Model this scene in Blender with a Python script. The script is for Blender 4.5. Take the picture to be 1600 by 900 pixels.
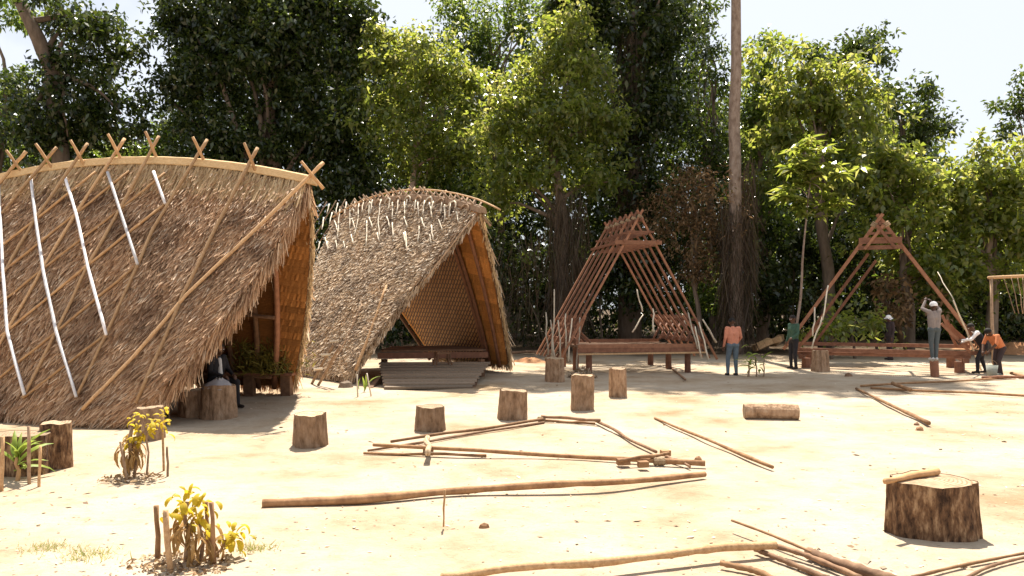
import bpy, math, random
import numpy as np
from mathutils import Vector, Matrix, noise as mnoise

for o in list(bpy.data.objects):
    bpy.data.objects.remove(o)
S = bpy.context.scene
C = S.collection
RNG = np.random.default_rng(7)
random.seed(7)
PI = math.pi

# ------------------------------------------------------------------ camera
CAMH, FPX, HOR = 2.0, 1200.0, 480.0        # eye height, focal length and horizon in 1600 px units
cd = bpy.data.cameras.new('camera')
cam = bpy.data.objects.new('camera', cd)
C.objects.link(cam)
cam.location = (0, 0, CAMH)
cam.rotation_euler = (math.radians(90), 0, 0)
cd.sensor_width = 36
cd.lens = 36 * FPX / 1600
cd.shift_y = (HOR - 450) / 1600
cd.clip_start = 0.1
cd.clip_end = 2000
S.camera = cam

# ------------------------------------------------------------------ sky, sun, exposure
SUN_EL = math.radians(63.5)
SUN_AZ = 0.05                               # to the right of straight ahead
W = bpy.data.worlds.new('World')
S.world = W
W.use_nodes = True
wn = W.node_tree
wn.nodes.clear()
wo = wn.nodes.new('ShaderNodeOutputWorld')
wb = wn.nodes.new('ShaderNodeBackground')
sky = wn.nodes.new('ShaderNodeTexSky')
sky.sky_type = 'NISHITA'
sky.sun_disc = False
sky.sun_elevation = SUN_EL
sky.sun_rotation = SUN_AZ
sky.dust_density = 2.5
sky.air_density = 1.0
wb.inputs['Strength'].default_value = 0.05
# thin bright cloud over the whole dome
wc = wn.nodes.new('ShaderNodeTexCoord')
wnz = wn.nodes.new('ShaderNodeTexNoise')
wnz.inputs['Scale'].default_value = 2.2
wnz.inputs['Detail'].default_value = 6
wnz.inputs['Roughness'].default_value = 0.55
wr = wn.nodes.new('ShaderNodeValToRGB')
wr.color_ramp.elements[0].position = 0.26
wr.color_ramp.elements[1].position = 0.50
wm = wn.nodes.new('ShaderNodeMix')
wm.data_type = 'RGBA'
wm.inputs['B'].default_value = (8.5, 8.95, 9.7, 1)
wmul = wn.nodes.new('ShaderNodeMath')
wmul.operation = 'MULTIPLY'
wmul.inputs[1].default_value = 0.85
wn.links.new(wc.outputs['Generated'], wnz.inputs['Vector'])
wn.links.new(wnz.outputs['Fac'], wr.inputs['Fac'])
wn.links.new(wr.outputs['Color'], wmul.inputs[0])
wn.links.new(wmul.outputs[0], wm.inputs['Factor'])
wn.links.new(sky.outputs['Color'], wm.inputs['A'])
wn.links.new(wm.outputs['Result'], wb.inputs['Color'])
wn.links.new(wb.outputs['Background'], wo.inputs['Surface'])

sl = bpy.data.lights.new('sun', 'SUN')
sl.energy = 5.0
sl.angle = math.radians(0.6)
sl.color = (1.0, 0.93, 0.82)
sun = bpy.data.objects.new('sun', sl)
C.objects.link(sun)
sdir = Vector((math.sin(SUN_AZ) * math.cos(SUN_EL), math.cos(SUN_AZ) * math.cos(SUN_EL), math.sin(SUN_EL)))
sun.rotation_euler = (-sdir).to_track_quat('-Z', 'Y').to_euler()
sun.location = (5, 60, 60)

S.view_settings.view_transform = 'Standard'
S.view_settings.look = 'None'
S.view_settings.gamma = 1
S.view_settings.exposure = 1.25
S.render.engine = 'CYCLES'
S.cycles.max_bounces = 6
S.cycles.diffuse_bounces = 3
S.cycles.glossy_bounces = 2
S.cycles.transmission_bounces = 4
S.cycles.transparent_max_bounces = 8

# ------------------------------------------------------------------ helpers
def gz(x, y):
    return (0.016 * math.sin(x * 0.9 + 1.3) * math.sin(y * 0.7 + 0.4)
            + 0.008 * math.sin(x * 2.7 + y * 1.9) + 0.006 * math.sin(y * 4.1 - x * 1.3))

def P(px, py, d):
    """point seen at (px, py) of the 1600x900 photograph at d metres in front of the camera"""
    return Vector(((px - 800) / FPX * d, d, CAMH - (py - HOR) * d / FPX))

def G(px, py, z=0.0):
    d = (CAMH - z) * FPX / (py - HOR)
    return Vector(((px - 800) / FPX * d, d, z))

def tag(o, label=None, cat=None, group=None, kind=None):
    if label: o['label'] = label
    if cat: o['category'] = cat
    if group: o['group'] = group
    if kind: o['kind'] = kind
    return o

def empty(name, loc=(0, 0, 0), rz=0.0, label=None, cat=None, group=None):
    o = bpy.data.objects.new(name, None)
    C.objects.link(o)
    o.location = loc
    o.rotation_euler = (0, 0, rz)
    o.empty_display_size = 0.2
    return tag(o, label, cat, group)

def link(name, me, parent=None):
    o = bpy.data.objects.new(name, me)
    C.objects.link(o)
    if parent is not None:
        o.parent = parent
    return o

class MB:
    def __init__(self):
        self.v, self.f, self.m = [], [], []
    def add(self, verts, faces, mi=0):
        n = len(self.v)
        self.v.extend([tuple(p) for p in verts])
        self.f.extend([tuple(i + n for i in q) for q in faces])
        self.m.extend([mi] * len(faces))
    def tube(self, pts, radii, sides=8, mi=0, rough=0.0, cap=True, flat=1.0):
        pts = [Vector(p) for p in pts]
        n = len(pts)
        if not hasattr(radii, '__len__'):
            radii = [radii] * n
        t0 = (pts[1] - pts[0]).normalized()
        ref = Vector((0, 0, 1)) if abs(t0.z) < 0.9 else Vector((1, 0, 0))
        verts, faces = [], []
        a = None
        for i in range(n):
            t = (pts[min(i + 1, n - 1)] - pts[max(i - 1, 0)])
            if t.length < 1e-9: t = t0
            t.normalize()
            if a is None:
                a = ref.cross(t).normalized()
            else:
                a = (a - t * a.dot(t)).normalized()
            b = t.cross(a)
            for k in range(sides):
                ang = 2 * PI * k / sides
                r = radii[i] * (1 + rough * (random.random() - 0.5))
                verts.append(pts[i] + a * (math.cos(ang) * r) + b * (math.sin(ang) * r * flat))
        for i in range(n - 1):
            for k in range(sides):
                k2 = (k + 1) % sides
                faces.append((i * sides + k, i * sides + k2, (i + 1) * sides + k2, (i + 1) * sides + k))
        if cap:
            faces.append(tuple(reversed(range(sides))))
            faces.append(tuple(range((n - 1) * sides, n * sides)))
        self.add(verts, faces, mi)
    def beam(self, p, q, w, h, mi=0, up=(0, 0, 1), jit=0.0):
        p, q = Vector(p), Vector(q)
        t = (q - p).normalized()
        up = Vector(up)
        if abs(t.dot(up)) > 0.95: up = Vector((0, 1, 0))
        a = t.cross(up).normalized()
        b = a.cross(t)
        vs = []
        for c in (p, q):
            for sa, sb in ((-1, -1), (1, -1), (1, 1), (-1, 1)):
                vs.append(c + a * (sa * w / 2 * (1 + jit * (random.random() - .5))) + b * (sb * h / 2 * (1 + jit * (random.random() - .5))))
        self.add(vs, [(0, 3, 2, 1), (4, 5, 6, 7), (0, 1, 5, 4), (1, 2, 6, 5), (2, 3, 7, 6), (3, 0, 4, 7)], mi)
    def build(self, name, mat, parent=None, smooth=False):
        me = bpy.data.meshes.new(name)
        me.from_pydata(self.v, [], self.f)
        for m in (mat if isinstance(mat, (list, tuple)) else [mat]):
            me.materials.append(m)
        me.polygons.foreach_set('material_index', self.m)
        if smooth:
            me.polygons.foreach_set('use_smooth', [True] * len(self.f))
        me.update()
        return link(name, me, parent)

def quads(name, V, mat, parent=None):
    """V: (n,4,3) numpy array, one loose quad each"""
    n = len(V)
    me = bpy.data.meshes.new(name)
    me.vertices.add(n * 4)
    me.vertices.foreach_set('co', np.ascontiguousarray(V, dtype=np.float32).ravel())
    me.loops.add(n * 4)
    me.loops.foreach_set('vertex_index', np.arange(n * 4, dtype=np.int32))
    me.polygons.add(n)
    me.polygons.foreach_set('loop_start', np.arange(0, n * 4, 4, dtype=np.int32))
    me.materials.append(mat)
    me.update(calc_edges=True)
    return link(name, me, parent)

def wobble(p, q, n=8, amp=0.03, seed=0, sag=0.0):
    p, q = Vector(p), Vector(q)
    t = (q - p)
    L = t.length
    t = t / L
    a = t.cross(Vector((0, 0, 1)))
    if a.length < .1: a = Vector((1, 0, 0))
    a.normalize()
    b = a.cross(t)
    out = []
    r1, r2 = seed * 1.7 + .3, seed * 2.9 + 1.1
    for i in range(n):
        f = i / (n - 1)
        e = math.sin(PI * f)
        out.append(p.lerp(q, f) + a * (amp * e * (math.sin(f * 5 + r1) + .4 * math.sin(f * 13 + r2)))
                   + b * (0.4 * amp * e * math.sin(f * 7 + r2) - sag * e))
    return out

def rad_list(n, r0, r1, k=0.08):
    return [(r0 + (r1 - r0) * i / (n - 1)) * (1 + k * (random.random() - .5) * 2) for i in range(n)]

# ------------------------------------------------------------------ materials
def new_mat(name):
    m = bpy.data.materials.new(name)
    m.use_nodes = True
    nt = m.node_tree
    nt.nodes.clear()
    out = nt.nodes.new('ShaderNodeOutputMaterial')
    return m, nt, out

def ramp(nt, stops):
    r = nt.nodes.new('ShaderNodeValToRGB')
    e = r.color_ramp.elements
    while len(e) > 1: e.remove(e[-1])
    e[0].position = stops[0][0]
    e[0].color = (*stops[0][1], 1)
    for p, c in stops[1:]:
        x = e.new(p)
        x.color = (*c, 1)
    return r

def noisy(name, c1, c2, scale=6, rough=0.85, bump=0.3, stretch=(1, 1, 1), detail=6, c3=None, dist=0.02, lo=.3, hi=.7, trans=0):
    """two or three colours mixed by noise, with bump"""
    m, nt, out = new_mat(name)
    b = nt.nodes.new('ShaderNodeBsdfPrincipled')
    tc = nt.nodes.new('ShaderNodeTexCoord')
    mp = nt.nodes.new('ShaderNodeMapping')
    mp.inputs['Scale'].default_value = stretch
    nz = nt.nodes.new('ShaderNodeTexNoise')
    nz.inputs['Scale'].default_value = scale
    nz.inputs['Detail'].default_value = detail
    nz.inputs['Roughness'].default_value = 0.65
    stops = [(lo, c1), (hi, c2)] if c3 is None else [(lo, c1), ((lo + hi) / 2, c2), (hi, c3)]
    r = ramp(nt, stops)
    nt.links.new(tc.outputs['Object'], mp.inputs['Vector'])
    nt.links.new(mp.outputs['Vector'], nz.inputs['Vector'])
    nt.links.new(nz.outputs['Fac'], r.inputs['Fac'])
    col = r.outputs['Color']
    oi = nt.nodes.new('ShaderNodeObjectInfo')
    hs = nt.nodes.new('ShaderNodeHueSaturation')
    mr = nt.nodes.new('ShaderNodeMapRange')
    mr.inputs['To Min'].default_value = 0.75
    mr.inputs['To Max'].default_value = 1.25
    nt.links.new(oi.outputs['Random'], mr.inputs['Value'])
    nt.links.new(mr.outputs['Result'], hs.inputs['Value'])
    nt.links.new(col, hs.inputs['Color'])
    nt.links.new(hs.outputs['Color'], b.inputs['Base Color'])
    b.inputs['Roughness'].default_value = rough
    b.inputs['Specular IOR Level'].default_value = 0.25
    if bump:
        bp = nt.nodes.new('ShaderNodeBump')
        bp.inputs['Strength'].default_value = bump
        bp.inputs['Distance'].default_value = dist
        nt.links.new(nz.outputs['Fac'], bp.inputs['Height'])
        nt.links.new(bp.outputs['Normal'], b.inputs['Normal'])
    if trans:
        t = nt.nodes.new('ShaderNodeBsdfTranslucent'); mx = nt.nodes.new('ShaderNodeMixShader'); mx.inputs['Fac'].default_value = trans
        nt.links.new(hs.outputs['Color'], t.inputs['Color'])
        nt.links.new(b.outputs['BSDF'], mx.inputs[1]); nt.links.new(t.outputs['BSDF'], mx.inputs[2])
        nt.links.new(mx.outputs['Shader'], out.inputs['Surface'])
    else:
        nt.links.new(b.outputs['BSDF'], out.inputs['Surface'])
    return m

def leafy(name, cols, trans=0.4, tcol=None, rough=0.5, spec=0.3, weather=0):
    """loose leaves or straws: every leaf takes its own colour from the ramp"""
    m, nt, out = new_mat(name)
    g = nt.nodes.new('ShaderNodeNewGeometry')
    k = len(cols)
    r = ramp(nt, [(i / (k - 1) if k > 1 else 0, c) for i, c in enumerate(cols)])
    nt.links.new(g.outputs['Random Per Island'], r.inputs['Fac'])
    colout = r.outputs['Color']
    if weather:
        tc = nt.nodes.new('ShaderNodeTexCoord'); nz = nt.nodes.new('ShaderNodeTexNoise')
        nz.inputs['Scale'].default_value = weather; nz.inputs['Detail'].default_value = 5
        rw = ramp(nt, [(.33, (.55, .50, .48)), (.5, (1, 1, 1)), (.68, (1.0, .93, .84))])
        mw = nt.nodes.new('ShaderNodeMix'); mw.data_type = 'RGBA'; mw.blend_type = 'MULTIPLY'; mw.inputs['Factor'].default_value = .9
        nt.links.new(tc.outputs['Object'], nz.inputs['Vector']); nt.links.new(nz.outputs['Fac'], rw.inputs['Fac'])
        nt.links.new(colout, mw.inputs['A']); nt.links.new(rw.outputs['Color'], mw.inputs['B'])
        colout = mw.outputs['Result']
    b = nt.nodes.new('ShaderNodeBsdfPrincipled')
    b.inputs['Roughness'].default_value = rough
    b.inputs['Specular IOR Level'].default_value = spec
    nt.links.new(colout, b.inputs['Base Color'])
    if trans > 0:
        t = nt.nodes.new('ShaderNodeBsdfTranslucent')
        if tcol:
            r2 = ramp(nt, [(i / (len(tcol) - 1), c) for i, c in enumerate(tcol)])
            nt.links.new(g.outputs['Random Per Island'], r2.inputs['Fac'])
            nt.links.new(r2.outputs['Color'], t.inputs['Color'])
        else:
            nt.links.new(colout, t.inputs['Color'])
        mx = nt.nodes.new('ShaderNodeMixShader')
        mx.inputs['Fac'].default_value = trans
        nt.links.new(b.outputs['BSDF'], mx.inputs[1])
        nt.links.new(t.outputs['BSDF'], mx.inputs[2])
        nt.links.new(mx.outputs['Shader'], out.inputs['Surface'])
    else:
        nt.links.new(b.outputs['BSDF'], out.inputs['Surface'])
    return m

def sand_material():
    m, nt, out = new_mat('sand')
    b = nt.nodes.new('ShaderNodeBsdfPrincipled')
    tc = nt.nodes.new('ShaderNodeTexCoord')
    def nz(scale, detail=6, rough=.6):
        n = nt.nodes.new('ShaderNodeTexNoise')
        n.inputs['Scale'].default_value = scale
        n.inputs['Detail'].default_value = detail
        n.inputs['Roughness'].default_value = rough
        nt.links.new(tc.outputs['Object'], n.inputs['Vector'])
        return n
    n1, n2, n3 = nz(0.45, 8, .62), nz(2.6, 8, .7), nz(38, 4, .7)
    r1 = ramp(nt, [(.32, (.27, .188, .11)), (.45, (.375, .29, .20)), (.62, (.435, .36, .272))])
    r2 = ramp(nt, [(.32, (.68, .60, .52)), (.50, (1, 1, 1))])
    r3 = ramp(nt, [(.30, (.72, .68, .62)), (.46, (1, 1, 1))])
    nt.links.new(n1.outputs['Fac'], r1.inputs['Fac'])
    nt.links.new(n2.outputs['Fac'], r2.inputs['Fac'])
    nt.links.new(n3.outputs['Fac'], r3.inputs['Fac'])
    m1 = nt.nodes.new('ShaderNodeMix'); m1.data_type = 'RGBA'; m1.blend_type = 'MULTIPLY'; m1.inputs['Factor'].default_value = .55
    m2 = nt.nodes.new('ShaderNodeMix'); m2.data_type = 'RGBA'; m2.blend_type = 'MULTIPLY'; m2.inputs['Factor'].default_value = .5
    nt.links.new(r1.outputs['Color'], m1.inputs['A']); nt.links.new(r2.outputs['Color'], m1.inputs['B'])
    nt.links.new(m1.outputs['Result'], m2.inputs['A']); nt.links.new(r3.outputs['Color'], m2.inputs['B'])
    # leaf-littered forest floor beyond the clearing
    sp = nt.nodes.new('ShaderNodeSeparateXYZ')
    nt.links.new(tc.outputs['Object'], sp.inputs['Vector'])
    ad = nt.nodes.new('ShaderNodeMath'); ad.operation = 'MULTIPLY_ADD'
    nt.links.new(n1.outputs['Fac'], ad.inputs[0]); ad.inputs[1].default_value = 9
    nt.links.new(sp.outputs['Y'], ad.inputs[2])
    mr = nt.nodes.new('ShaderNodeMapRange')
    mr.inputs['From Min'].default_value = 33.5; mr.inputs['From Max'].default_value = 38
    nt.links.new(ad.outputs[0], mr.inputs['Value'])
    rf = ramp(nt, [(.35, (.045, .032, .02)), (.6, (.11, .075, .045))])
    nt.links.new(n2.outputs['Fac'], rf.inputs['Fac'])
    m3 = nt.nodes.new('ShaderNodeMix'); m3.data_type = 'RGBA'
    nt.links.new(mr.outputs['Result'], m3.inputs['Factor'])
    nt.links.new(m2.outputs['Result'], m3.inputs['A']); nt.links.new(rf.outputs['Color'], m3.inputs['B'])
    nt.links.new(m3.outputs['Result'], b.inputs['Base Color'])
    b.inputs['Roughness'].default_value = .95
    b.inputs['Specular IOR Level'].default_value = .1
    b1 = nt.nodes.new('ShaderNodeBump'); b1.inputs['Strength'].default_value = .55; b1.inputs['Distance'].default_value = .08
    n4 = nz(6.5, 3, .5); b3 = nt.nodes.new('ShaderNodeBump'); b3.inputs['Strength'].default_value = .28; b3.inputs['Distance'].default_value = .05
    r4 = ramp(nt, [(.26, (0, 0, 0)), (.52, (1, 1, 1))]); nt.links.new(n4.outputs['Fac'], r4.inputs['Fac']); nt.links.new(r4.outputs['Color'], b3.inputs['Height'])
    b2 = nt.nodes.new('ShaderNodeBump'); b2.inputs['Strength'].default_value = .5; b2.inputs['Distance'].default_value = .012
    nt.links.new(n2.outputs['Fac'], b1.inputs['Height'])
    nt.links.new(n3.outputs['Fac'], b2.inputs['Height'])
    nt.links.new(b1.outputs['Normal'], b3.inputs['Normal']); nt.links.new(b3.outputs['Normal'], b2.inputs['Normal'])
    nt.links.new(b2.outputs['Normal'], b.inputs['Normal'])
    nt.links.new(b.outputs['BSDF'], out.inputs['Surface'])
    return m

def weave_material():
    m, nt, out = new_mat('woven_mat')
    b = nt.nodes.new('ShaderNodeBsdfPrincipled')
    tc = nt.nodes.new('ShaderNodeTexCoord')
    mp = nt.nodes.new('ShaderNodeMapping')
    mp.inputs['Rotation'].default_value = (0, 0, math.radians(38))
    br = nt.nodes.new('ShaderNodeTexBrick')
    br.inputs['Scale'].default_value = 1.0
    br.inputs['Brick Width'].default_value = .24
    br.inputs['Row Height'].default_value = .10
    br.inputs['Mortar Size'].default_value = .024
    br.inputs['Mortar Smooth'].default_value = .3
    br.inputs['Color1'].default_value = (.55, .29, .095, 1)
    br.inputs['Color2'].default_value = (.40, .185, .05, 1)
    br.inputs['Mortar'].default_value = (.08, .03, .012, 1)
    nt.links.new(tc.outputs['UV'], mp.inputs['Vector'])
    nt.links.new(mp.outputs['Vector'], br.inputs['Vector'])
    nt.links.new(br.outputs['Color'], b.inputs['Base Color'])
    bp = nt.nodes.new('ShaderNodeBump'); bp.inputs['Strength'].default_value = .6; bp.inputs['Distance'].default_value = -.02
    nt.links.new(br.outputs['Fac'], bp.inputs['Height'])
    nt.links.new(bp.outputs['Normal'], b.inputs['Normal'])
    b.inputs['Roughness'].default_value = .7
    nt.links.new(b.outputs['BSDF'], out.inputs['Surface'])
    return m

M = {}
M['sand'] = sand_material()
M['weave'] = weave_material()
M['thatch'] = leafy('dry_thatch', [(.22, .12, .065), (.42, .25, .14), (.60, .39, .235), (.70, .50, .32), (.52, .325, .19), (.90, .74, .54)], .32, rough=.6, weather=1.3)
M['thatch_grey'] = leafy('weathered_thatch', [(.17, .11, .07), (.42, .31, .20), (.66, .52, .36), (.52, .39, .27), (.76, .62, .46), (.93, .83, .66)], .32, rough=.6, weather=1.6)
M['straw'] = leafy('pale_straw', [(.42, .27, .13), (.58, .41, .22), (.68, .52, .31), (.50, .33, .17)], .25, rough=.6)
M['thatch_base'] = noisy('thatch_base', (.09, .05, .028), (.22, .13, .07), 14, .95, .6)
M['lining'] = noisy('thatch_lining_shaded', (.13, .05, .014), (.26, .11, .03), 9, .85, .5, (1, 8, 8))  # dark copy of the lining, shade of the hut interior put into the colour
M['lining1'] = noisy('thatch_lining_lit_edge', (.27, .105, .028), (.46, .205, .06), 9, .85, .5, (1, 8, 8))  # lighter copy for the open gable end, bounce light painted in
M['lining2'] = noisy('thatch_lining_lit', (.40, .155, .038), (.66, .31, .09), 9, .85, .5, (1, 8, 8))  # brightest lining copy, coloured as if lit by bounce off the sand
M['ridge'] = noisy('ridge_straw', (.44, .28, .13), (.68, .49, .27), 16, .9, .8, (1, 6, 6))
M['pole'] = noisy('peeled_pole', (.34, .19, .09), (.55, .36, .19), 9, .75, .3, (3, 3, 3))
M['pole_or'] = noisy('orange_pole', (.34, .185, .085), (.50, .31, .15), 9, .75, .3)
M['white'] = noisy('white_pole', (.50, .48, .48), (.76, .74, .74), 11, .6, .3)
M['cream'] = noisy('cream_strip', (.46, .38, .28), (.70, .62, .48), 7, .7, .2)
M['stick'] = noisy('brown_stick', (.20, .125, .075), (.38, .26, .165), 9, .85, .4)
M['ground_pole'] = noisy('bark_pole', (.17, .085, .04), (.36, .205, .10), 8, .8, .5)
M['ground_pole2'] = noisy('dark_bark_pole', (.13, .07, .04), (.30, .175, .10), 8, .8, .5)
M['timber'] = noisy('red_timber', (.13, .055, .032), (.25, .115, .065), 7, .7, .25)
M['timber2'] = noisy('red_timber_light', (.19, .083, .046), (.35, .165, .09), 7, .7, .25)
M['dark_wood'] = noisy('dark_wood', (.09, .045, .025), (.20, .11, .06), 8, .8, .3)
M['shaded_plank'] = noisy('shaded_plank', (.18, .135, .095), (.28, .215, .155), 5, .85, .35, (1, 7, 7))  # plank tone lowered, the hut's cast shade is in the colour
M['bark'] = noisy('stump_bark', (.13, .075, .04), (.30, .19, .115), 7, .95, 1.0, (1.6, 1.6, .7), dist=.05, c3=(.42, .29, .19))
M['bark_big'] = noisy('split_bark', (.04, .02, .011), (.17, .09, .045), 8, .9, 1.0, (2.4, 2.4, .75), dist=.06, c3=(.42, .27, .15), lo=.36, hi=.68)
M['cut'] = noisy('sawn_wood', (.30, .20, .12), (.50, .38, .25), 10, .85, .4)
_nt = M['cut'].node_tree
_w = _nt.nodes.new('ShaderNodeTexWave'); _w.wave_type = 'RINGS'; _w.rings_direction = 'Z'
_w.inputs['Scale'].default_value = 9; _w.inputs['Distortion'].default_value = 2.5; _w.inputs['Detail'].default_value = 3
_tc = _nt.nodes.new('ShaderNodeTexCoord'); _nt.links.new(_tc.outputs['Object'], _w.inputs['Vector'])
_rr = ramp(_nt, [(0, (.62, .55, .48)), (.6, (1, 1, 1))]); _nt.links.new(_w.outputs['Fac'], _rr.inputs['Fac'])
_mx = _nt.nodes.new('ShaderNodeMix'); _mx.data_type = 'RGBA'; _mx.blend_type = 'MULTIPLY'; _mx.inputs['Factor'].default_value = 1
_pb = [n for n in _nt.nodes if n.type == 'BSDF_PRINCIPLED'][0]; _src = _pb.inputs['Base Color'].links[0].from_socket
_nt.links.new(_src, _mx.inputs['A']); _nt.links.new(_rr.outputs['Color'], _mx.inputs['B']); _nt.links.new(_mx.outputs['Result'], _pb.inputs['Base Color'])
M['trunk'] = noisy('tree_trunk', (.09, .065, .045), (.20, .15, .11), 3, .9, .8, (1.5, 1.5, .5), dist=.05)
M['trunk_pale'] = noisy('pale_trunk', (.15, .10, .072), (.28, .205, .155), 2.6, .9, .9, (2.5, 2.5, 1.2), dist=.05, c3=(.38, .30, .24))
M['vine'] = leafy('hanging_vines', [(.025, .016, .01), (.06, .036, .02), (.09, .058, .03), (.035, .035, .015)], .15)
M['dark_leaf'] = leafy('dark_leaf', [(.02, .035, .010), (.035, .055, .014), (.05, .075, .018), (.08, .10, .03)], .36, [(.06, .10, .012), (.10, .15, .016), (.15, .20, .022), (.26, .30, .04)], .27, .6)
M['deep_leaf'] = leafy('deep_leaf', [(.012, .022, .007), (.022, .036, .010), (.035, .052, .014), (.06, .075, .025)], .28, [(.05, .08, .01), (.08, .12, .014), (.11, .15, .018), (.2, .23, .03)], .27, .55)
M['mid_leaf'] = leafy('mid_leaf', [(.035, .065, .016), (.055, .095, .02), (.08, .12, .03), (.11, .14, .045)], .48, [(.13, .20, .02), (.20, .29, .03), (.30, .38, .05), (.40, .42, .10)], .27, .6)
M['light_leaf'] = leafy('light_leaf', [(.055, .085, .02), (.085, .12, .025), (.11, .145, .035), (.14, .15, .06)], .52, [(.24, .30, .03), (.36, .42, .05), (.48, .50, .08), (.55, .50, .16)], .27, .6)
M['dry_leaf'] = leafy('dry_leaf', [(.09, .05, .025), (.17, .10, .045), (.26, .16, .075), (.05, .05, .02)], .35, None, .6, .3)
M['yellow_leaf'] = noisy('yellow_leaf', (.50, .30, .02), (.56, .44, .035), 7, .6, .2, c3=(.34, .38, .03), trans=.5)
M['tan_leaf'] = noisy('withered_leaf', (.28, .15, .05), (.44, .28, .11), 8, .8, .3, trans=.3)
M['green_leaf'] = noisy('fresh_leaf', (.12, .19, .03), (.30, .36, .06), 6, .5, .2, trans=.4)
M['frond'] = leafy('palm_frond', [(.10, .09, .02), (.20, .17, .03), (.32, .25, .05), (.07, .08, .02)], .35)
M['grass'] = leafy('grass_blade', [(.22, .26, .06), (.40, .40, .12), (.52, .47, .2), (.3, .32, .08)], .3)
M['litter'] = leafy('leaf_litter', [(.18, .09, .04), (.32, .19, .09), (.50, .34, .18), (.12, .075, .045), (.60, .46, .28)], .1)
M['chips'] = leafy('wood_chips', [(.30, .20, .12), (.44, .30, .18), (.22, .15, .10), (.56, .44, .30), (.64, .52, .36)], 0)
M['rope'] = noisy('fibre_rope', (.20, .13, .075), (.38, .27, .16), 30, .9, .5)
M['earth'] = noisy('red_earth', (.30, .135, .06), (.46, .25, .125), 3, .95, .8, dist=.08)
M['skin'] = noisy('skin', (.075, .036, .02), (.10, .05, .03), 20, .5, .05)
M['hair'] = noisy('hair', (.012, .009, .008), (.022, .017, .014), 60, .8, .3)
def cloth(n, c):
    M[n] = noisy(n, tuple(x * .85 for x in c), tuple(x * 1.12 for x in c), 9, .9, .35, dist=.02)
cloth('orange_shirt', (.55, .22, .135)); cloth('jeans', (.11, .14, .165)); cloth('green_shirt', (.045, .09, .06))
cloth('black_cloth', (.022, .02, .022)); cloth('grey_shirt', (.33, .27, .24)); cloth('grey_jeans', (.11, .13, .135))
cloth('white_cloth', (.72, .70, .68)); cloth('dark_trouser', (.05, .035, .035)); cloth('rust_shirt', (.55, .19, .08))
cloth('patterned_cloth', (.32, .30, .30)); cloth('boot', (.20, .21, .18)); cloth('brown_shoe', (.03, .022, .018))

# ------------------------------------------------------------------ ground
def build_ground():
    xs = np.concatenate([np.linspace(-400, -40, 10), np.linspace(-36, -12, 25), np.linspace(-11.6, 16, 140), np.linspace(17, 40, 24), np.linspace(50, 400, 9)])
    ys = np.concatenate([np.linspace(-60, 3, 12), np.linspace(3.2, 24, 150), np.linspace(24.5, 60, 60), np.linspace(70, 900, 14)])
    nx, ny = len(xs), len(ys)
    v = [(x, y, gz(x, y)) for y in ys for x in xs]
    f = [(j * nx + i, j * nx + i + 1, (j + 1) * nx + i + 1, (j + 1) * nx + i) for j in range(ny - 1) for i in range(nx - 1)]
    mb = MB(); mb.add(v, f)
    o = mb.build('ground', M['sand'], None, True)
    tag(o, 'bright bare sandy clearing with leaf-littered forest floor beyond', None, None, 'structure')
build_ground()

# ------------------------------------------------------------------ thatched huts
class Hut:
    def __init__(self, root, o, L, span, z0, arch, ze_near, ze_far, p):
        self.root, self.o, self.L, self.span, self.z0, self.arch, self.ze, self.p = root, o, L, span, z0, arch, (ze_near, ze_far), p
        self.Lb = L - 2 * o
        self.tilt = 0.0
        self.pfar = 1.25 if p > 1 else 1.0
    def surf(self, side, u, v, off=0.0):
        """side -1 near, +1 far; u front gable to back, v ridge to eave; numpy friendly, hut-local"""
        u, v = np.asarray(u, float), np.asarray(v, float)
        pp = self.p if side < 0 else self.pfar
        ov = self.o * (1 - np.abs(v) ** pp * np.sign(v))
        x = ov + (-self.Lb - 2 * ov) * u
        zr = self.z0 + 4 * self.arch * u * (1 - u) + self.tilt * u
        ze = self.ze[0 if side < 0 else 1]
        bulge = 0.10 * np.sin(PI * np.clip(v, 0, 1))
        y = side * (self.span / 2) * v
        z = zr * (1 - v) + ze * v
        ang = math.atan2(self.z0, self.span / 2)
        ny, nz_ = side * math.sin(ang), math.cos(ang)
        return np.stack([x, y + ny * (bulge + off), z + nz_ * (bulge + off)], -1)
    def world(self, q):
        a = self.root.rotation_euler.z
        c, s = math.cos(a), math.sin(a)
        l = self.root.location
        return np.stack([l.x + q[..., 0] * c - q[..., 1] * s, l.y + q[..., 0] * s + q[..., 1] * c, l.z + q[..., 2]], -1)
    def uv_at(self, px, py, off=0.05, side=-1):
        """where the line of sight through (px,py) meets a slope"""
        def f(uv):
            w = self.world(self.surf(side, uv[0], uv[1], off))
            return np.array([800 + w[0] / w[1] * FPX - px, HOR - (w[2] - CAMH) / w[1] * FPX - py])
        uv = np.array([.4, .4])
        for _ in range(25):
            r = f(uv)
            e = 1e-4
            J = np.stack([(f(uv + [e, 0]) - r) / e, (f(uv + [0, e]) - r) / e], 1)
            st = np.linalg.solve(J, -r)
            uv = uv + np.clip(st, -.3, .3)
            if np.abs(r).max() < .05: break
        return uv
    def on(self, px, py, off=0.07, side=-1):
        uv = self.uv_at(px, py, off, side)
        return Vector(self.surf(side, uv[0], uv[1], off))

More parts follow.
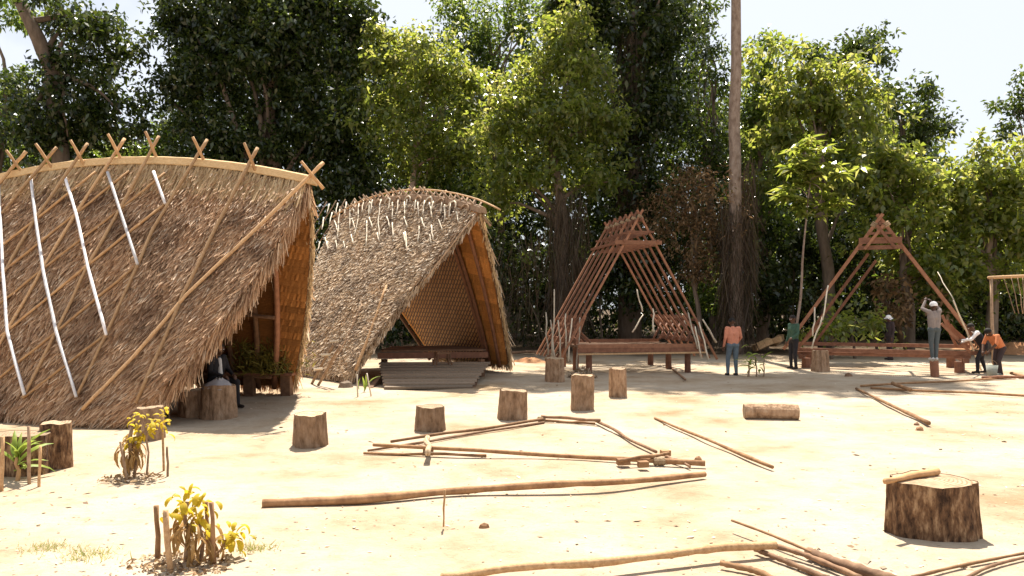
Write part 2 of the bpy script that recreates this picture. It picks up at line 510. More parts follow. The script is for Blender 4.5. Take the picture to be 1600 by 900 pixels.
def slope_sheet(h, side, mat_out, mat_in, name, thick=0.14, nu=24, nv=16):
    us, vs = np.linspace(0, 1, nu), np.linspace(0, 1, nv)
    mb = MB()
    U, Vv = np.meshgrid(us, vs)
    top = h.surf(side, U, Vv, 0).reshape(-1, 3)
    bot = h.surf(side, U, Vv, -thick).reshape(-1, 3)
    n = nu * nv
    ft, fb, fe = [], [], []
    for j in range(nv - 1):
        for i in range(nu - 1):
            a, b, c, d = j * nu + i, j * nu + i + 1, (j + 1) * nu + i + 1, (j + 1) * nu + i
            ft.append((a, b, c, d)); fb.append((n + d, n + c, n + b, n + a))
    for i in range(nu - 1):
        fe.append((i, n + i, n + i + 1, i + 1)); k = (nv - 1) * nu + i
        fe.append((k, k + 1, n + k + 1, n + k))
    for j in range(nv - 1):
        a, b = j * nu, (j + 1) * nu
        fe.append((a, b, n + b, n + a)); a, b = a + nu - 1, b + nu - 1
        fe.append((a, n + a, n + b, b))
    vs_ = np.concatenate([top, bot])
    mb.add(vs_, ft + fe, 0)
    mb2 = MB(); mb.f.extend(fb); mb.m.extend([1] * len(fb))
    o = mb.build(name, [mat_out, mat_in], h.root)
    # uv map in metres for the inner face
    uvl = o.data.uv_layers.new(name='UVMap')
    co = np.empty(len(o.data.vertices) * 3, np.float32); o.data.vertices.foreach_get('co', co); co = co.reshape(-1, 3)
    li = np.empty(len(o.data.loops), np.int32); o.data.loops.foreach_get('vertex_index', li)
    sl_ = np.hypot(co[:, 1], h.z0 - co[:, 2])
    uvl.data.foreach_set('uv', np.stack([co[li, 0], sl_[li]], -1).astype(np.float32).ravel())
    return o

def blades(h, side, n, v0, v1, length, width, lift, name, mat, jitter=.22, rows=None, off=0.015, u0=0.0, u1=1.0):
    r = RNG
    u = r.uniform(u0, u1, n)
    v = r.uniform(v0, v1, n)
    if rows:
        v = (np.floor(v * rows) + .15 * r.normal(size=n)) / rows
    v = np.clip(v, v0 - .005, v1)
    base = h.surf(side, u, v, off)
    e = .01
    dv = h.surf(side, u, v + e, off) - base
    dv /= np.linalg.norm(dv, axis=1, keepdims=True)
    du = h.surf(side, np.clip(u + e, 0, 1.2), v, off) - base
    du /= np.linalg.norm(du, axis=1, keepdims=True)
    nr = np.cross(du, dv); nr /= np.linalg.norm(nr, axis=1, keepdims=True)
    nr *= np.sign(nr[:, 2:3])
    d = dv + du * r.normal(0, jitter, (n, 1)) + nr * np.abs(r.normal(lift, lift * .8, (n, 1)))
    d += np.array([0, 0, -1]) * r.uniform(0, .15, (n, 1))
    d /= np.linalg.norm(d, axis=1, keepdims=True)
    ln = length * r.uniform(.55, 1.35, (n, 1))
    w = width * r.uniform(.6, 1.5, (n, 1))
    tw = r.uniform(-1.1, 1.1, (n, 1))
    s = np.cross(d, nr); s /= np.linalg.norm(s, axis=1, keepdims=True)
    s = s * np.cos(tw) + nr * np.sin(tw)
    b = base + nr * r.uniform(0, .04, (n, 1))
    V = np.stack([b - s * w * .5, b + s * w * .5, b + d * ln + s * w * .22, b + d * ln - s * w * .22], 1)
    o = quads(name, V, mat, h.root)
    o['kind'] = 'stuff'
    return o

def fringe(h, side, n, edge, length, width, name, mat):
    r = RNG
    t = r.uniform(0, 1, n)
    if edge == 'eave':
        u, v = t, r.uniform(.955, 1.0, n)
    else:
        u, v = r.uniform(0, .022, n) + (0 if edge == 'front' else .978), t
    base = h.surf(side, u, v, 0) + np.stack([r.uniform(-.04, .04, n), r.uniform(-.03, .03, n), r.uniform(-.16, .03, n)], -1)
    e = .01
    dv = h.surf(side, u, v + e, 0) - h.surf(side, u, v, 0)
    dv /= np.linalg.norm(dv, axis=1, keepdims=True)
    d = dv * r.uniform(.2, 1.0, (n, 1)) + np.stack([r.normal(.05, .16, n), r.normal(0, .1, n), r.uniform(-1, -.3, n)], -1)
    d /= np.linalg.norm(d, axis=1, keepdims=True)
    ln = length * r.uniform(.4, 1.4, (n, 1))
    if edge == 'eave':
        ln = np.minimum(ln, (base[:, 2:3] - .03) / np.maximum(.05, -d[:, 2:3]))
        ln = np.maximum(ln, .05)
    s = np.cross(d, r.normal(size=(n, 3))); s /= np.linalg.norm(s, axis=1, keepdims=True)
    w = width * r.uniform(.6, 1.4, (n, 1))
    V = np.stack([base - s * w * .5, base + s * w * .5, base + d * ln + s * w * .2, base + d * ln - s * w * .2], 1)
    o = quads(name, V, mat, h.root); o['kind'] = 'stuff'
    return o

def lining_rows(h, side, rows, mat, name='leaf_panel', thick=.15, u0=0, u1=1):
    """overlapping leaf panels seen from inside the hut, one strip per row"""
    for k in range(rows):
        va, vb = k / rows, min(1.0, (k + 1.25) / rows)
        mb = MB()
        us = np.linspace(u0, u1, 14)
        a = h.surf(side, us, np.full(14, va), -thick - .005 + .002 * RNG.normal(size=14))
        b = h.surf(side, us, np.full(14, vb), -thick - .05 + .008 * RNG.normal(size=14))
        vs = list(a) + list(b)
        mb.add(vs, [(i, i + 1, 15 + i, 14 + i) for i in range(13)])
        mb.build(name, mat, h.root)

def pole_on(h, pix, r0, r1, name, mat, off=.07, ext_top=0, sides=7):
    pts = [h.on(x, y, off) for x, y in pix]
    if ext_top:
        pts[0] = h.on(*pix[0], off + .09)
        d = (pts[0] - pts[1]).normalized()
        pts = [pts[0] + d * ext_top] + pts
    dense = []
    for i in range(len(pts) - 1):
        seg = wobble(pts[i], pts[i + 1], 5, .012 if name != 'white_pole' else .003, random.random() * 9)
        dense += seg[:-1]
    dense.append(pts[-1])
    mb = MB()
    mb.tube(dense, rad_list(len(dense), r0, r1, .08), sides)
    return mb.build(name, mat, h.root, True)

# ---- big hut
a1 = math.radians(15)
n1, t1 = Vector((math.cos(a1), -math.sin(a1), 0)), Vector((math.sin(a1), math.cos(a1), 0))
near1 = Vector((-6.3, 12.6, 0))
SP1 = 5.2
r1 = empty('thatched_hut', near1 + t1 * (SP1 / 2), -a1, 'large thatched hut with white and brown lattice poles and crossed ridge poles', 'hut')
h1 = Hut(r1, 1.82, 9.2, SP1, 4.37, .56, .03, .30, 2.0)
slope_sheet(h1, -1, M['thatch_base'], M['lining'], 'roof_slope')
slope_sheet(h1, 1, M['thatch_base'], M['lining'], 'roof_slope')
blades(h1, -1, 80000, 0.02, .985, .20, .022, .20, 'thatch', M['thatch'], jitter=.30, rows=46)
blades(h1, -1, 5200, 0.0, .085, .34, .020, .04, 'ridge_thatch', M['straw'], jitter=.14, off=.05)
blades(h1, 1, 6000, 0.0, .98, .45, .05, .1, 'thatch', M['thatch'])
fringe(h1, -1, 6500, 'front', .36, .024, 'thatch_fringe', M['thatch'])
fringe(h1, 1, 2200, 'front', .16, .03, 'thatch_fringe', M['straw'])
fringe(h1, -1, 6000, 'eave', .34, .024, 'thatch_fringe', M['thatch'])
fringe(h1, 1, 1500, 'eave', .25, .032, 'thatch_fringe', M['thatch'])
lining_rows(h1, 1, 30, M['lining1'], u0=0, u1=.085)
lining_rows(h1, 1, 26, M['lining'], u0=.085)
lining_rows(h1, -1, 14, M['lining'])
# ridge cap of rolled straw
def ridge_cap(h, mat, ry, rz, lift, name='ridge_cap'):
    us = np.linspace(-.012, 1.012, 60)
    mb = MB()
    pts = []
    for u in us:
        q = h.surf(-1, u, 0, 0); pts.append(Vector((q[0], 0, q[2] + lift)))
    verts, faces = [], []
    K = 10
    for i, p in enumerate(pts):
        for k in range(K):
            a = 2 * PI * k / K
            j = 1 + .14 * (random.random() - .5)
            verts.append((p.x, p.y + math.cos(a) * ry * j, p.z + math.sin(a) * rz * j - (.10 if math.sin(a) < .2 else 0) * abs(math.cos(a))))
    for i in range(len(pts) - 1):
        for k in range(K):
            faces.append((i * K + k, i * K + (k + 1) % K, (i + 1) * K + (k + 1) % K, (i + 1) * K + k))
    faces.append(tuple(range(K))); faces.append(tuple(reversed(range((len(pts) - 1) * K, len(pts) * K))))
    mb.add(verts, faces)
    return mb.build(name, mat, h.root)
ridge_cap(h1, M['ridge'], .13, .06, .09)
# lattice
steep = [[(62, 262), (2, 334), (-40, 390)], [(114, 257), (53, 345), (6, 427), (-34, 500)], [(173, 250), (119, 333), (66, 420), (11, 517), (-30, 590)],
         [(230, 247), (187, 327), (137, 415), (87, 519), (36, 622)], [(303, 252), (240, 356), (215, 414), (166, 522), (119, 620)],
         [(384, 266), (340, 350), (287, 458), (212, 630)], [(474, 285), (400, 358), (291, 461), (210, 556), (128, 640)], [(14, 268), (-30, 320)]]
for i, pl in enumerate(steep):
    thick = .032 if i < 5 else .036
    pole_on(h1, pl, thick, thick * .8, 'binding_pole', M['pole'], .125, .55)
for pl in steep:                                     # the matching poles of the far slope, crossing over the ridge
    pa, pb = h1.on(*pl[0], .215), h1.on(*pl[1], .125)
    dn = (pa - pb).normalized()
    c = pa + dn * .17 + Vector((.07, 0, 0))
    mr_ = Vector((-dn.x * .9, -dn.y, dn.z)).normalized()
    top = c + mr_ * (.30 + .12 * random.random())
    low = c - mr_ * .30
    mb = MB(); mb.tube(wobble(top, low, 6, .01), rad_list(6, .028, .034), 7)
    mb.build('crossed_pole', M['pole_or'], r1, True)
for pl in [[(257, 319), (135, 416), (11, 517), (-40, 560)], [(215, 413), (87, 519), (-20, 606)], [(166, 522), (87, 582), (36, 622)],
           [(258, 270), (187, 327), (66, 421), (-20, 490)], [(202, 267), (118, 334), (0, 428), (-30, 452)], [(150, 268), (53, 345), (-20, 402)], [(300, 395), (232, 448), (160, 505)]][:6]:
    pole_on(h1, pl, .026, .022, 'thin_pole', M['pole_or'], .11)
for pl in [[(-2, 290), (4, 420), (11, 517), (38, 617)], [(48, 277), (56, 345), (67, 421), (88, 519), (119, 620)], [(101, 275), (119, 334), (137, 416), (166, 523)],
           [(168, 269), (187, 327), (215, 413)], [(240, 268), (258, 318)]]:
    o = pole_on(h1, pl, .030, .027, 'white_pole', M['white'], .16)
    o['label'] = 'white lattice pole'
# inside: rafters under the far slope, eave beam and posts
for u in (.075, .15, .26, .42, .6):
    mb = MB()
    pts = [Vector(h1.surf(1, u + .02 * (1 - f) , f, -.27)) for f in np.linspace(0.02, 1, 8)]
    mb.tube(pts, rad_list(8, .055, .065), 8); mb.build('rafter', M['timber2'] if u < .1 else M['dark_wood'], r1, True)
for u in (.12, .4, .7):
    mb = MB()
    pts = [Vector(h1.surf(-1, u, f, -.27)) for f in np.linspace(0.02, .99, 6)]
    mb.tube(pts, .06, 8); mb.build('rafter', M['dark_wood'], r1, True)
for v in (.28, .62, .93):
    mb = MB()
    pts = [Vector(h1.surf(1, u, v, -.36)) for u in np.linspace(.085, .97, 8)]
    mb.tube(pts, .04, 8); mb.build('purlin', M['dark_wood'], r1, True)

mb = MB()
wl = [Vector(h1.surf(-1, .80, v, -.2)) for v in np.linspace(.03, .98, 8)] + [Vector(h1.surf(1, .80, v, -.2)) for v in np.linspace(.98, .03, 8)]
mb.add(wl + [w + Vector((-.08, 0, 0)) for w in wl], [tuple(range(16)), tuple(reversed(range(16, 32)))] + [(i, 16 + i, 16 + (i + 1) % 16, (i + 1) % 16) for i in range(16)])
mb.build('light_block_wall', M['lining'], r1)  # added wall that shuts out light so the hut interior stays dark

# ---- second hut
a2 = math.radians(50)
t2 = Vector((math.sin(a2), math.cos(a2), 0))
near2 = Vector((-4.25, 20.0, 0))
SP2 = 5.5
r2 = empty('thatched_hut', near2 + t2 * (SP2 / 2), -a2, 'smaller thatched hut with woven mat lining and bristly crest, behind the large one', 'hut')
h2 = Hut(r2, 2.05, 8.2, SP2, 4.55, .55, .16, .34, 1.0)
h2.tilt = .35
slope_sheet(h2, -1, M['thatch_base'], M['lining2'], 'roof_slope')
ms = slope_sheet(h2, 1, M['thatch_base'], M['lining2'], 'roof_slope')
blades(h2, -1, 56000, 0.02, .985, .15, .032, .38, 'thatch', M['thatch_grey'], jitter=.6, rows=48)
blades(h2, 1, 5000, 0.0, .98, .45, .05, .1, 'thatch', M['thatch_grey'])
fringe(h2, -1, 2600, 'front', .17, .035, 'thatch_fringe', M['thatch_grey'])
fringe(h2, 1, 2200, 'front', .15, .035, 'thatch_fringe', M['straw'])
fringe(h2, -1, 2600, 'eave', .28, .035, 'thatch_fringe', M['thatch_grey'])
fringe(h2, 1, 1200, 'eave', .25, .035, 'thatch_fringe', M['thatch_grey'])
# leaf panels with bounce light in their colour near the open gable, woven mat further in
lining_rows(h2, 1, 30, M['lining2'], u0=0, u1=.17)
us = np.linspace(.17, .95, 16); vs = np.linspace(.02, .99, 10)
U, Vv = np.meshgrid(us, vs)
q = h2.surf(1, U, Vv, -.22).reshape(-1, 3)
mb = MB(); mb.add(q, [(j * 16 + i, j * 16 + i + 1, (j + 1) * 16 + i + 1, (j + 1) * 16 + i) for j in range(9) for i in range(15)])
wv = mb.build('woven_mat', M['weave'], r2)
uvl = wv.data.uv_layers.new(name='UVMap')
li = np.empty(len(wv.data.loops), np.int32); wv.data.loops.foreach_get('vertex_index', li)
uvq = np.stack([q[:, 0], np.hypot(q[:, 1], h2.z0 - q[:, 2])], -1)
uvl.data.foreach_set('uv', uvq[li].astype(np.float32).ravel())
for u in (.055, .165, .195, .98):
    mb = MB(); pts = [Vector(h2.surf(1, u, f, -.30)) for f in np.linspace(.02, 1, 8)]
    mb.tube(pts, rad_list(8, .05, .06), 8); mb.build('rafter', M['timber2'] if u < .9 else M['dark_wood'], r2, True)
for u in (.1, .5):
    mb = MB(); pts = [Vector(h2.surf(-1, u, f, -.25)) for f in np.linspace(.02, .98, 6)]
    mb.tube(pts, .06, 8); mb.build('rafter', M['dark_wood'], r2, True)
# crest of crossed sticks
for i in range(30):
    u = .012 + i * .033
    q = Vector(h2.surf(-1, u, 0, 0))
    for sgn in (-1, 1):
        lean = .10 * random.uniform(-1, 1)
        a = q + Vector((random.uniform(-.03, .03) + .10, sgn * -.36, -.42))
        b = q + Vector((lean - .16, sgn * .19, .30 + random.uniform(-.08, .07)))
        mb = MB(); mb.tube(wobble(a, b, 5, .02, i), rad_list(5, .034, .026, .2), 6)
        mb.build('crest_stick', M['stick'], r2, True)
mb = MB(); mb.tube([Vector(h2.surf(-1, u, 0, 0)) + Vector((0, 0, .26 - .5 * max(0, -u))) for u in np.linspace(-.10, 1.02, 30)], rad_list(30, .022, .03, .15), 7)
mb.build('crest_rail', M['pole'], r2, True)
ridge_cap(h2, M['stick'], .13, .07, .05)
# bent thatch loops along the crest
for i in range(13):
    u = .05 + i * .07
    pts = [Vector(h2.surf(-1, u + .02 * math.cos(t), .035 - .030 * math.sin(t) , .10 + .05 * math.sin(t))) for t in np.linspace(0, PI, 7)]
    mb = MB(); mb.tube(pts, .024, 6, rough=.2); mb.build('thatch_knot', M['cream'] if i % 2 else M['stick'], r2, True)
# pale strips tied down the top of the slope
strips = [[(506, 340), (503, 358)], [(519, 332), (515, 350)], [(531, 327), (529, 345), (527, 374)], [(547, 322), (546, 358)], [(561, 318), (559, 344), (553, 370)],
          [(578, 313), (576, 338)], [(573, 345), (572, 386)], [(594, 321), (591, 342), (593, 373)], [(613, 316), (613, 342)], [(613, 348), (614, 372)],
          [(632, 315), (632, 338)], [(633, 362), (636, 392)], [(653, 316), (654, 338)], [(655, 353), (653, 380)], [(671, 317), (675, 339)], [(674, 352), (677, 375)],
          [(695, 320), (695, 343)], [(713, 331), (716, 347)], [(537, 377), (538, 388)], [(500, 378), (496, 392)], [(512, 377), (512, 391)], [(525, 376), (526, 388)]]
for i in range(15):
    x = 512 + i * 13.6
    y = 326 - 16 * math.sin(PI * (x - 470) / 300) + (x - 500) * .012
    strips.append([(x + 2, y), (x - 1, y + 14 + 4 * (i % 3))])
    if i % 2: strips.append([(x - 3, y + 27), (x + 2, y + 44)])
    if i % 3 == 0: strips.append([(x - 4, y + 52), (x - 1, y + 66)])
for pl in strips:
    o = pole_on(h2, pl, .022, .018, 'lashing_strip', M['cream'], .13, 0, 6)
for i in range(17):
    x = 505 + i * 14.5
    y = 322 - 14 * math.sin(PI * (x - 470) / 300)
    pole_on(h2, [(x + 6, y - 2), (x - 20, y + 42), (x - 34, y + 64)], .022, .018, 'brown_stick', M['stick'], .075, 0, 6)
for pl in [[(726, 345), (640, 455)], [(735, 345), (662, 440)], [(700, 352), (600, 478)]]:
    pole_on(h2, pl, .022, .02, 'brown_stick', M['stick'], .07, 0, 6)
o = pole_on(h2, [(604, 446), (575, 530), (556, 578)], .04, .045, 'binding_pole', M['pole'], .10)
o = pole_on(h2, [(566, 475), (535, 545), (516, 575)], .035, .035, 'binding_pole', M['stick'], .10)
# platform: beam, deck boards and plank steps, in world space under the hut
def local(root, p):
    a = -root.rotation_euler.z
    d = Vector(p) - root.location
    return Vector((d.x * math.cos(a) - d.y * math.sin(a), d.x * math.sin(a) + d.y * math.cos(a), d.z))
def lbeam(root, p, q, w, h, name, mat):
    mb = MB(); mb.beam(local(root, p), local(root, q), w, h, jit=.08); return mb.build(name, mat, root)
bm0, bm1 = P(590, 556, 22.0), P(762, 554, 22.8)
lbeam(r2, bm0, bm1, .14, .17, 'platform_beam', M['timber'])
for k in range(9):                                   # sloping ramp, planks coloured darker to stand for hut shade
    d = 21.85 - k * .37
    z = .40 - k * .046
    p = Vector(((593 - 800 + k * 1) / FPX * d, d, z)); q = Vector(((766 - 800 - k * 3.5) / FPX * d, d + .10, z))
    lbeam(r2, p, q, .385, .05, 'ramp_plank', M['shaded_plank'])
for x in (-3.5, -2.2, -.95):
    lbeam(r2, (x, 21.9, .33), (x, 19.0, -.04), .1, .1, 'ramp_bearer', M['dark_wood'])
for k in range(6):
    lbeam(r2, bm0 + Vector((.05, .25 + k * .4, .13)), bm1 + Vector((-.1 - k * .12, .25 + k * .4, .13)), .36, .05, 'deck_board', M['dark_wood'])
for x in (600, 680, 752):
    p = P(x, 560, 22.1); lbeam(r2, (p.x, 22.15, -.1), (p.x, 22.15, .5), .14, .14, 'platform_post', M['dark_wood'])

# ------------------------------------------------------------------ timber A-frames under construction
def lash(parent, p, d, r, length=.09):
    """a few turns of fibre rope round a joint"""
    mb = MB(); p = Vector(p); d = Vector(d)
    n = 7
    mb.tube([p + d * (length * (i / (n - 1) - .5)) for i in range(n)], [r * (1.0 if i % 2 else .86) for i in range(n)], 9)
    return mb.build('lashing', M['rope'], parent)
def aframe(root, W2, zap, zb, ys, spec, mats, tip=.16):
    """root-local: x across, y to the back"""
    for i, y in enumerate(ys):
        for sx in spec[i]:
            d = Vector((-sx * W2, 0, zap - zb)).normalized()
            b = Vector((sx * W2, y + sx * .035, zb)) - d * .10
            t = Vector((0, y + sx * .035, zap)) + d * tip
            mb = MB(); mb.beam(b, t, .055, .075, up=(0, 1, 0), jit=.12)
            rf = mb.build('rafter', mats[i % 2], root)
            lash(rf, b + (t - b) * .955, d, .062)
            if i == 0: lash(rf, Vector((sx * (zap - 3.93) / (zap - zb) * W2, y, 3.93)), d, .075, .14)
f1 = empty('timber_frame', (3.83, 23.0, 0), math.radians(9.5), 'red-brown timber frame of many rafters raised on posts, left of the tall pale trunk', 'building frame')
ys1 = [i * .57 for i in range(7)]
aframe(f1, 2.42, 4.78, .50, ys1, [(-1, 1)] * 7, [M['timber2'], M['timber']])
def fb(root, p, q, w, h, name, m, up=(0, 0, 1)):
    mb = MB(); mb.beam(p, q, w, h, jit=.05, up=up); return mb.build(name, M[m], root)
for i, y in enumerate(ys1):
    z = 3.93 if i == 0 else 3.88
    hw = 2.42 * (4.78 - z) / (4.78 - .50) + .12
    fb(f1, (-hw - (.5 if i == 0 else 0) + .3, y - .09, z), (hw + .05, y - .09, z + (.02 if i else 0)), .06, .12 if i == 0 else .07, 'collar_beam', 'timber2' if i == 0 else 'timber')
    fb(f1, (-.42, y - .085, 4.25), (.42, y - .085, 4.25), .05, .06, 'collar_beam', 'timber')
fb(f1, (0, -.25, 4.62), (0, 3.6, 4.62), .07, .09, 'ridge_beam', 'timber')
for sx in (-1, 1):
    fb(f1, (sx * .52, -.15, 3.98), (sx * .52, 3.55, 3.98), .06, .08, 'purlin', 'timber')
    fb(f1, (sx * 1.98, -.2, .98), (sx * 1.98, 3.65, .98), .09, .12, 'side_beam', 'timber')
    fb(f1, (sx * 1.75, -.1, 1.62), (sx * 1.75, 3.5, 1.62), .06, .07, 'side_beam', 'timber')
    for i in range(6):
        y = i * .57
        fb(f1, (sx * 2.0, y, .9), (sx * 1.55, y + .5, 1.75), .05, .07, 'cross_brace', 'timber2')
        fb(f1, (sx * 1.5, y + .1, .95), (sx * 1.92, y + .5, 1.45), .05, .06, 'cross_brace', 'timber')
    for y in (.1, 1.7, 3.4):
        mb = MB(); mb.tube([(sx * 1.55, y, -.15), (sx * 1.55, y, .35), (sx * 1.55, y, .72)], [.10, .095, .09], 9, rough=.15); mb.build('post', M['timber'], f1)
for k in range(2):
    fb(f1, (-1.95, -.13 - .004 * k, .72 + k * .125), (1.9 - .02 * k, -.13 + .004 * k, .72 + k * .125), .045, .115, 'plank', 'timber2' if k % 2 else 'timber')
    if k == 1: fb(f1, (-1.9, 3.55, .72 + k * .125), (1.9, 3.55, .72 + k * .125), .045, .115, 'plank', 'timber')
for k in range(7):
    fb(f1, (-1.85, .25 + k * .5, .78), (1.85, .25 + k * .5, .78), .24, .04, 'floor_board', 'dark_wood')
fb(f1, (-1.95, -.22, .62), (1.98, -.22, .64), .05, .05, 'pale_batten', 'pole')
pale = [(866, 452, 863, 560), (853, 488, 857, 555), (884, 490, 884, 545), (894, 497, 888, 565), (906, 496, 901, 570), (872, 500, 876, 560), (860, 500, 868, 566),
        (995, 452, 1004, 487), (1005, 492, 988, 519), (1047, 480, 1061, 520), (1066, 490, 1074, 522), (1075, 488, 1090, 545), (1092, 503, 1107, 562), (1020, 482, 1021, 518), (1086, 510, 1096, 560)]
for i, (xa, ya, xb, yb) in enumerate(pale):
    d = 23.0 if (i < 7 or i > 10) else 25.5
    d += .25 * (i % 3) - .45
    p, q = P(xa, ya, d + .1), P(xb, yb, d)
    if q.z < .35: q.z = 0
    mb = MB(); mb.tube([local(f1, v) for v in wobble(p, q, 5, .03, i)], rad_list(5, .02, .026), 6)
    o = mb.build('pale_stick', M['cream'], f1, True)

f2 = empty('timber_frame', (11.74, 24.5, 0), math.radians(-24), 'red-brown timber frame with thick rafters, half built, on the right', 'building frame')
W2, ZA, ZB = 2.85, 4.85, .68
def raf(sx, y, w, h, top=1.0, m='timber2', zb=ZB):
    d = Vector((-sx * W2, 0, ZA - ZB)).normalized()
    b = Vector((sx * W2, y + sx * .05, ZB)) - d * .1
    t = Vector((0, y + sx * .05, ZA)) + d * .14
    b = b.lerp(t, 1 - top) if top < 1 else b
    rf = fb(f2, b, t, w, h, 'rafter', m, (0, 1, 0))
    lash(rf, t - d * .42, d, h * .62, .16)
raf(-1, 0, .10, .20); raf(1, 0, .10, .24)
for xo, y, zt, w in ((.42, .5, 3.75, .16), (.80, 1.0, 3.55, .11)):     # further left rafters, still leaning on the collar
    d_ = Vector((W2, 0, ZA - ZB)).normalized()
    b_ = Vector((-W2 + xo, y, ZB))
    fb(f2, b_, b_ + d_ * ((zt - ZB) / d_.z), .09, w, 'rafter', 'timber', (0, 1, 0))
for z, hw, t in ((4.12, .62, .2), (3.9, .62, .13), (4.35, .36, .08)):
    fb(f2, (-hw, -.14, z), (hw, -.14, z), .05, t, 'collar_beam', 'timber')
fb(f2, (-.45, -.19, 3.85), (.1, -.19, 4.6), .04, .09, 'gusset_board', 'timber2'); fb(f2, (.45, -.19, 3.85), (-.1, -.2, 4.6), .04, .09, 'gusset_board', 'timber')
fb(f2, (0, -.2, 4.66), (0, 2.1, 4.6), .08, .1, 'ridge_beam', 'timber')
for y, z, m in ((-.1, .60, 'timber'), (2.2, .7, 'timber')):
    fb(f2, (-2.7, y, z), (2.75, y + .05, z), .12, .12, 'floor_beam', m)
for y in (-.05, .7, 1.4, 2.1):
    fb(f2, (-2.5, y + .03, .48), (2.5, y + .03, .48), .1, .1, 'floor_beam', 'timber')
for sx in (-1, 1):
    fb(f2, (sx * 2.35, -.4, .38), (sx * 2.35, 2.5, .38), .14, .14, 'side_beam', 'timber')
    fb(f2, (sx * 2.5, -.08, .6), (sx * 1.7, -.16, 1.5), .06, .08, 'brace', 'timber2')
    for y in (0, 2.2):
        mb = MB(); mb.tube([(sx * 2.2, y, -.15), (sx * 2.2, y, .32)], [.15, .14], 9, rough=.1); mb.build('post', M['timber'], f2)
for k in range(4):
    fb(f2, (1.75 + k * .12, .1 + .12 * k, 1.75 - k * .15), (2.15 + k * .17, .12 + .12 * k, .75), .05, .08, 'brace', 'timber2')
for xa, ya, xb, yb in ((1294, 446, 1285, 500), (1285, 495, 1268, 545), (1273, 480, 1270, 525)):
    mb = MB(); mb.tube([local(f2, v) for v in wobble(P(xa, ya, 24.6), P(xb, yb, 24.4), 5, .03, xa)], .024, 6); mb.build('pale_stick', M['cream'], f2, True)

# ------------------------------------------------------------------ stumps and logs
def stump(px, ytop, ybase, wpx, label, mat='bark', flare=.06, lean=(0, 0), group=None, name='stump', ridges=.045, topjag=.016, seed=0, oval=1.0):
    c = G(px, ybase)
    r = wpx / 2 * c.y / FPX
    h = (ybase - ytop) * c.y / FPX * 1.0
    # the seen height includes the foreshortened top
    h -= r * 2 * .45 * (CAMH - h) / c.y
    cx = (px - 800) / FPX * (c.y + r * oval)
    root = empty(name, (cx, c.y + r * oval, gz(cx, c.y) - .01), 0, label, 'stump', group)
    rnd = random.Random(seed + int(px))
    root.rotation_euler = (rnd.uniform(-.045, .045), rnd.uniform(-.05, .05), rnd.uniform(0, 6)) if oval == 1 else (0, 0, 0)
    K, R = 40, 9
    ph = [rnd.uniform(0, 6.28) for _ in range(8)]
    def rad(a, f):
        w = 1 + .07 * math.sin(2 * a + ph[0] + f) + .045 * math.sin(3 * a + ph[1]) + ridges * math.sin(9 * a + ph[2] + f * .8) + ridges * .7 * math.sin(15 * a + ph[3] - f) + ridges * .5 * math.sin(23 * a + ph[4])
        return r * w * (1 + flare * (1 - f) ** 2 - .02 * f)
    verts, faces = [], []
    for j in range(R):
        f = j / (R - 1)
        for k in range(K):
            a = 2 * PI * k / K
            q = rad(a, f) + r * .012 * rnd.uniform(-1, 1)
            z = h * f + (topjag * h * (math.sin(3 * a + ph[5]) + .6 * math.sin(7 * a + ph[6])) if j == R - 1 else 0)
            verts.append((math.cos(a) * q + lean[0] * f, math.sin(a) * q * oval + lean[1] * f, z if j else -.05))
    for j in range(R - 1):
        for k in range(K):
            faces.append((j * K + k, j * K + (k + 1) % K, (j + 1) * K + (k + 1) % K, (j + 1) * K + k))
    mb = MB(); mb.add(verts, faces); mb.build('bark', M[mat], root, False)
    top = [Vector(v) for v in verts[-K:]]
    cen = sum(top, Vector()) / K
    mb = MB()
    ring = [cen + (v - cen) * .985 + Vector((0, 0, -.004)) for v in top]
    inner = [cen + (v - cen) * .5 + Vector((0, 0, .004 * rnd.uniform(-1, 1))) for v in top]
    mb.add(ring + inner + [cen], [(k, (k + 1) % K, K + (k + 1) % K, K + k) for k in range(K)] + [(K + k, K + (k + 1) % K, 2 * K) for k in range(K)])
    mb.build('cut_face', M['cut'], root)
    return root, r, h
G_ST = 'log stools standing on the sand'
stump(485, 643, 699, 50, 'rough bark log stool nearest the large hut, leaning slightly', lean=(-.02, .02), group=G_ST)
stump(673, 635, 677, 46, 'short squat log stool beside the triangular pole truss', group=G_ST)
stump(800, 608, 657, 43, 'log stool third from the left, right of the small hut', group=G_ST)
stump(909, 585, 642, 37, 'tall log stool with wood shavings behind it', flare=.04, group=G_ST)
stump(966, 575, 622, 28, 'slim log stool with bright cut top, rightmost of the row', flare=0, group=G_ST)
stump(866, 559, 598, 31, 'shaded log stool in front of the timber frame corner', flare=0, group=G_ST)
stump(236, 636, 690, 41, 'flat topped log stool right behind the taller yellow plant', group=G_ST)
stump(301, 608, 652, 42, 'dark log stool in the shade of the large hut', group=G_ST)
stump(342, 600, 656, 52, 'wide pale log stool with patterned cloth in the shade of the large hut', group=G_ST)
stump(1282, 548, 582, 26, 'stump in the tree shade left of the half built frame', flare=.1, group=G_ST)
stump(1461, 563, 589, 13, 'narrow red-brown block under the grey-shirted worker', 'timber', flare=0, ridges=.01)
big, br_, bh_ = stump(1454, 747, 849, 146, 'huge dark split-bark tree stump with a stick on top', 'bark_big', flare=.03, ridges=.03, topjag=.018, name='big_stump', oval=.75)
stump(30, 676, 747, 108, 'wide dark stump at the left edge behind green seedling', 'bark_big', flare=.03, ridges=.02, name='big_stump', seed=3, oval=.7)
stump(88, 661, 736, 48, 'dark stump joined close against the wide stump at left', 'bark_big', flare=.02, ridges=.02, name='big_stump', seed=4)

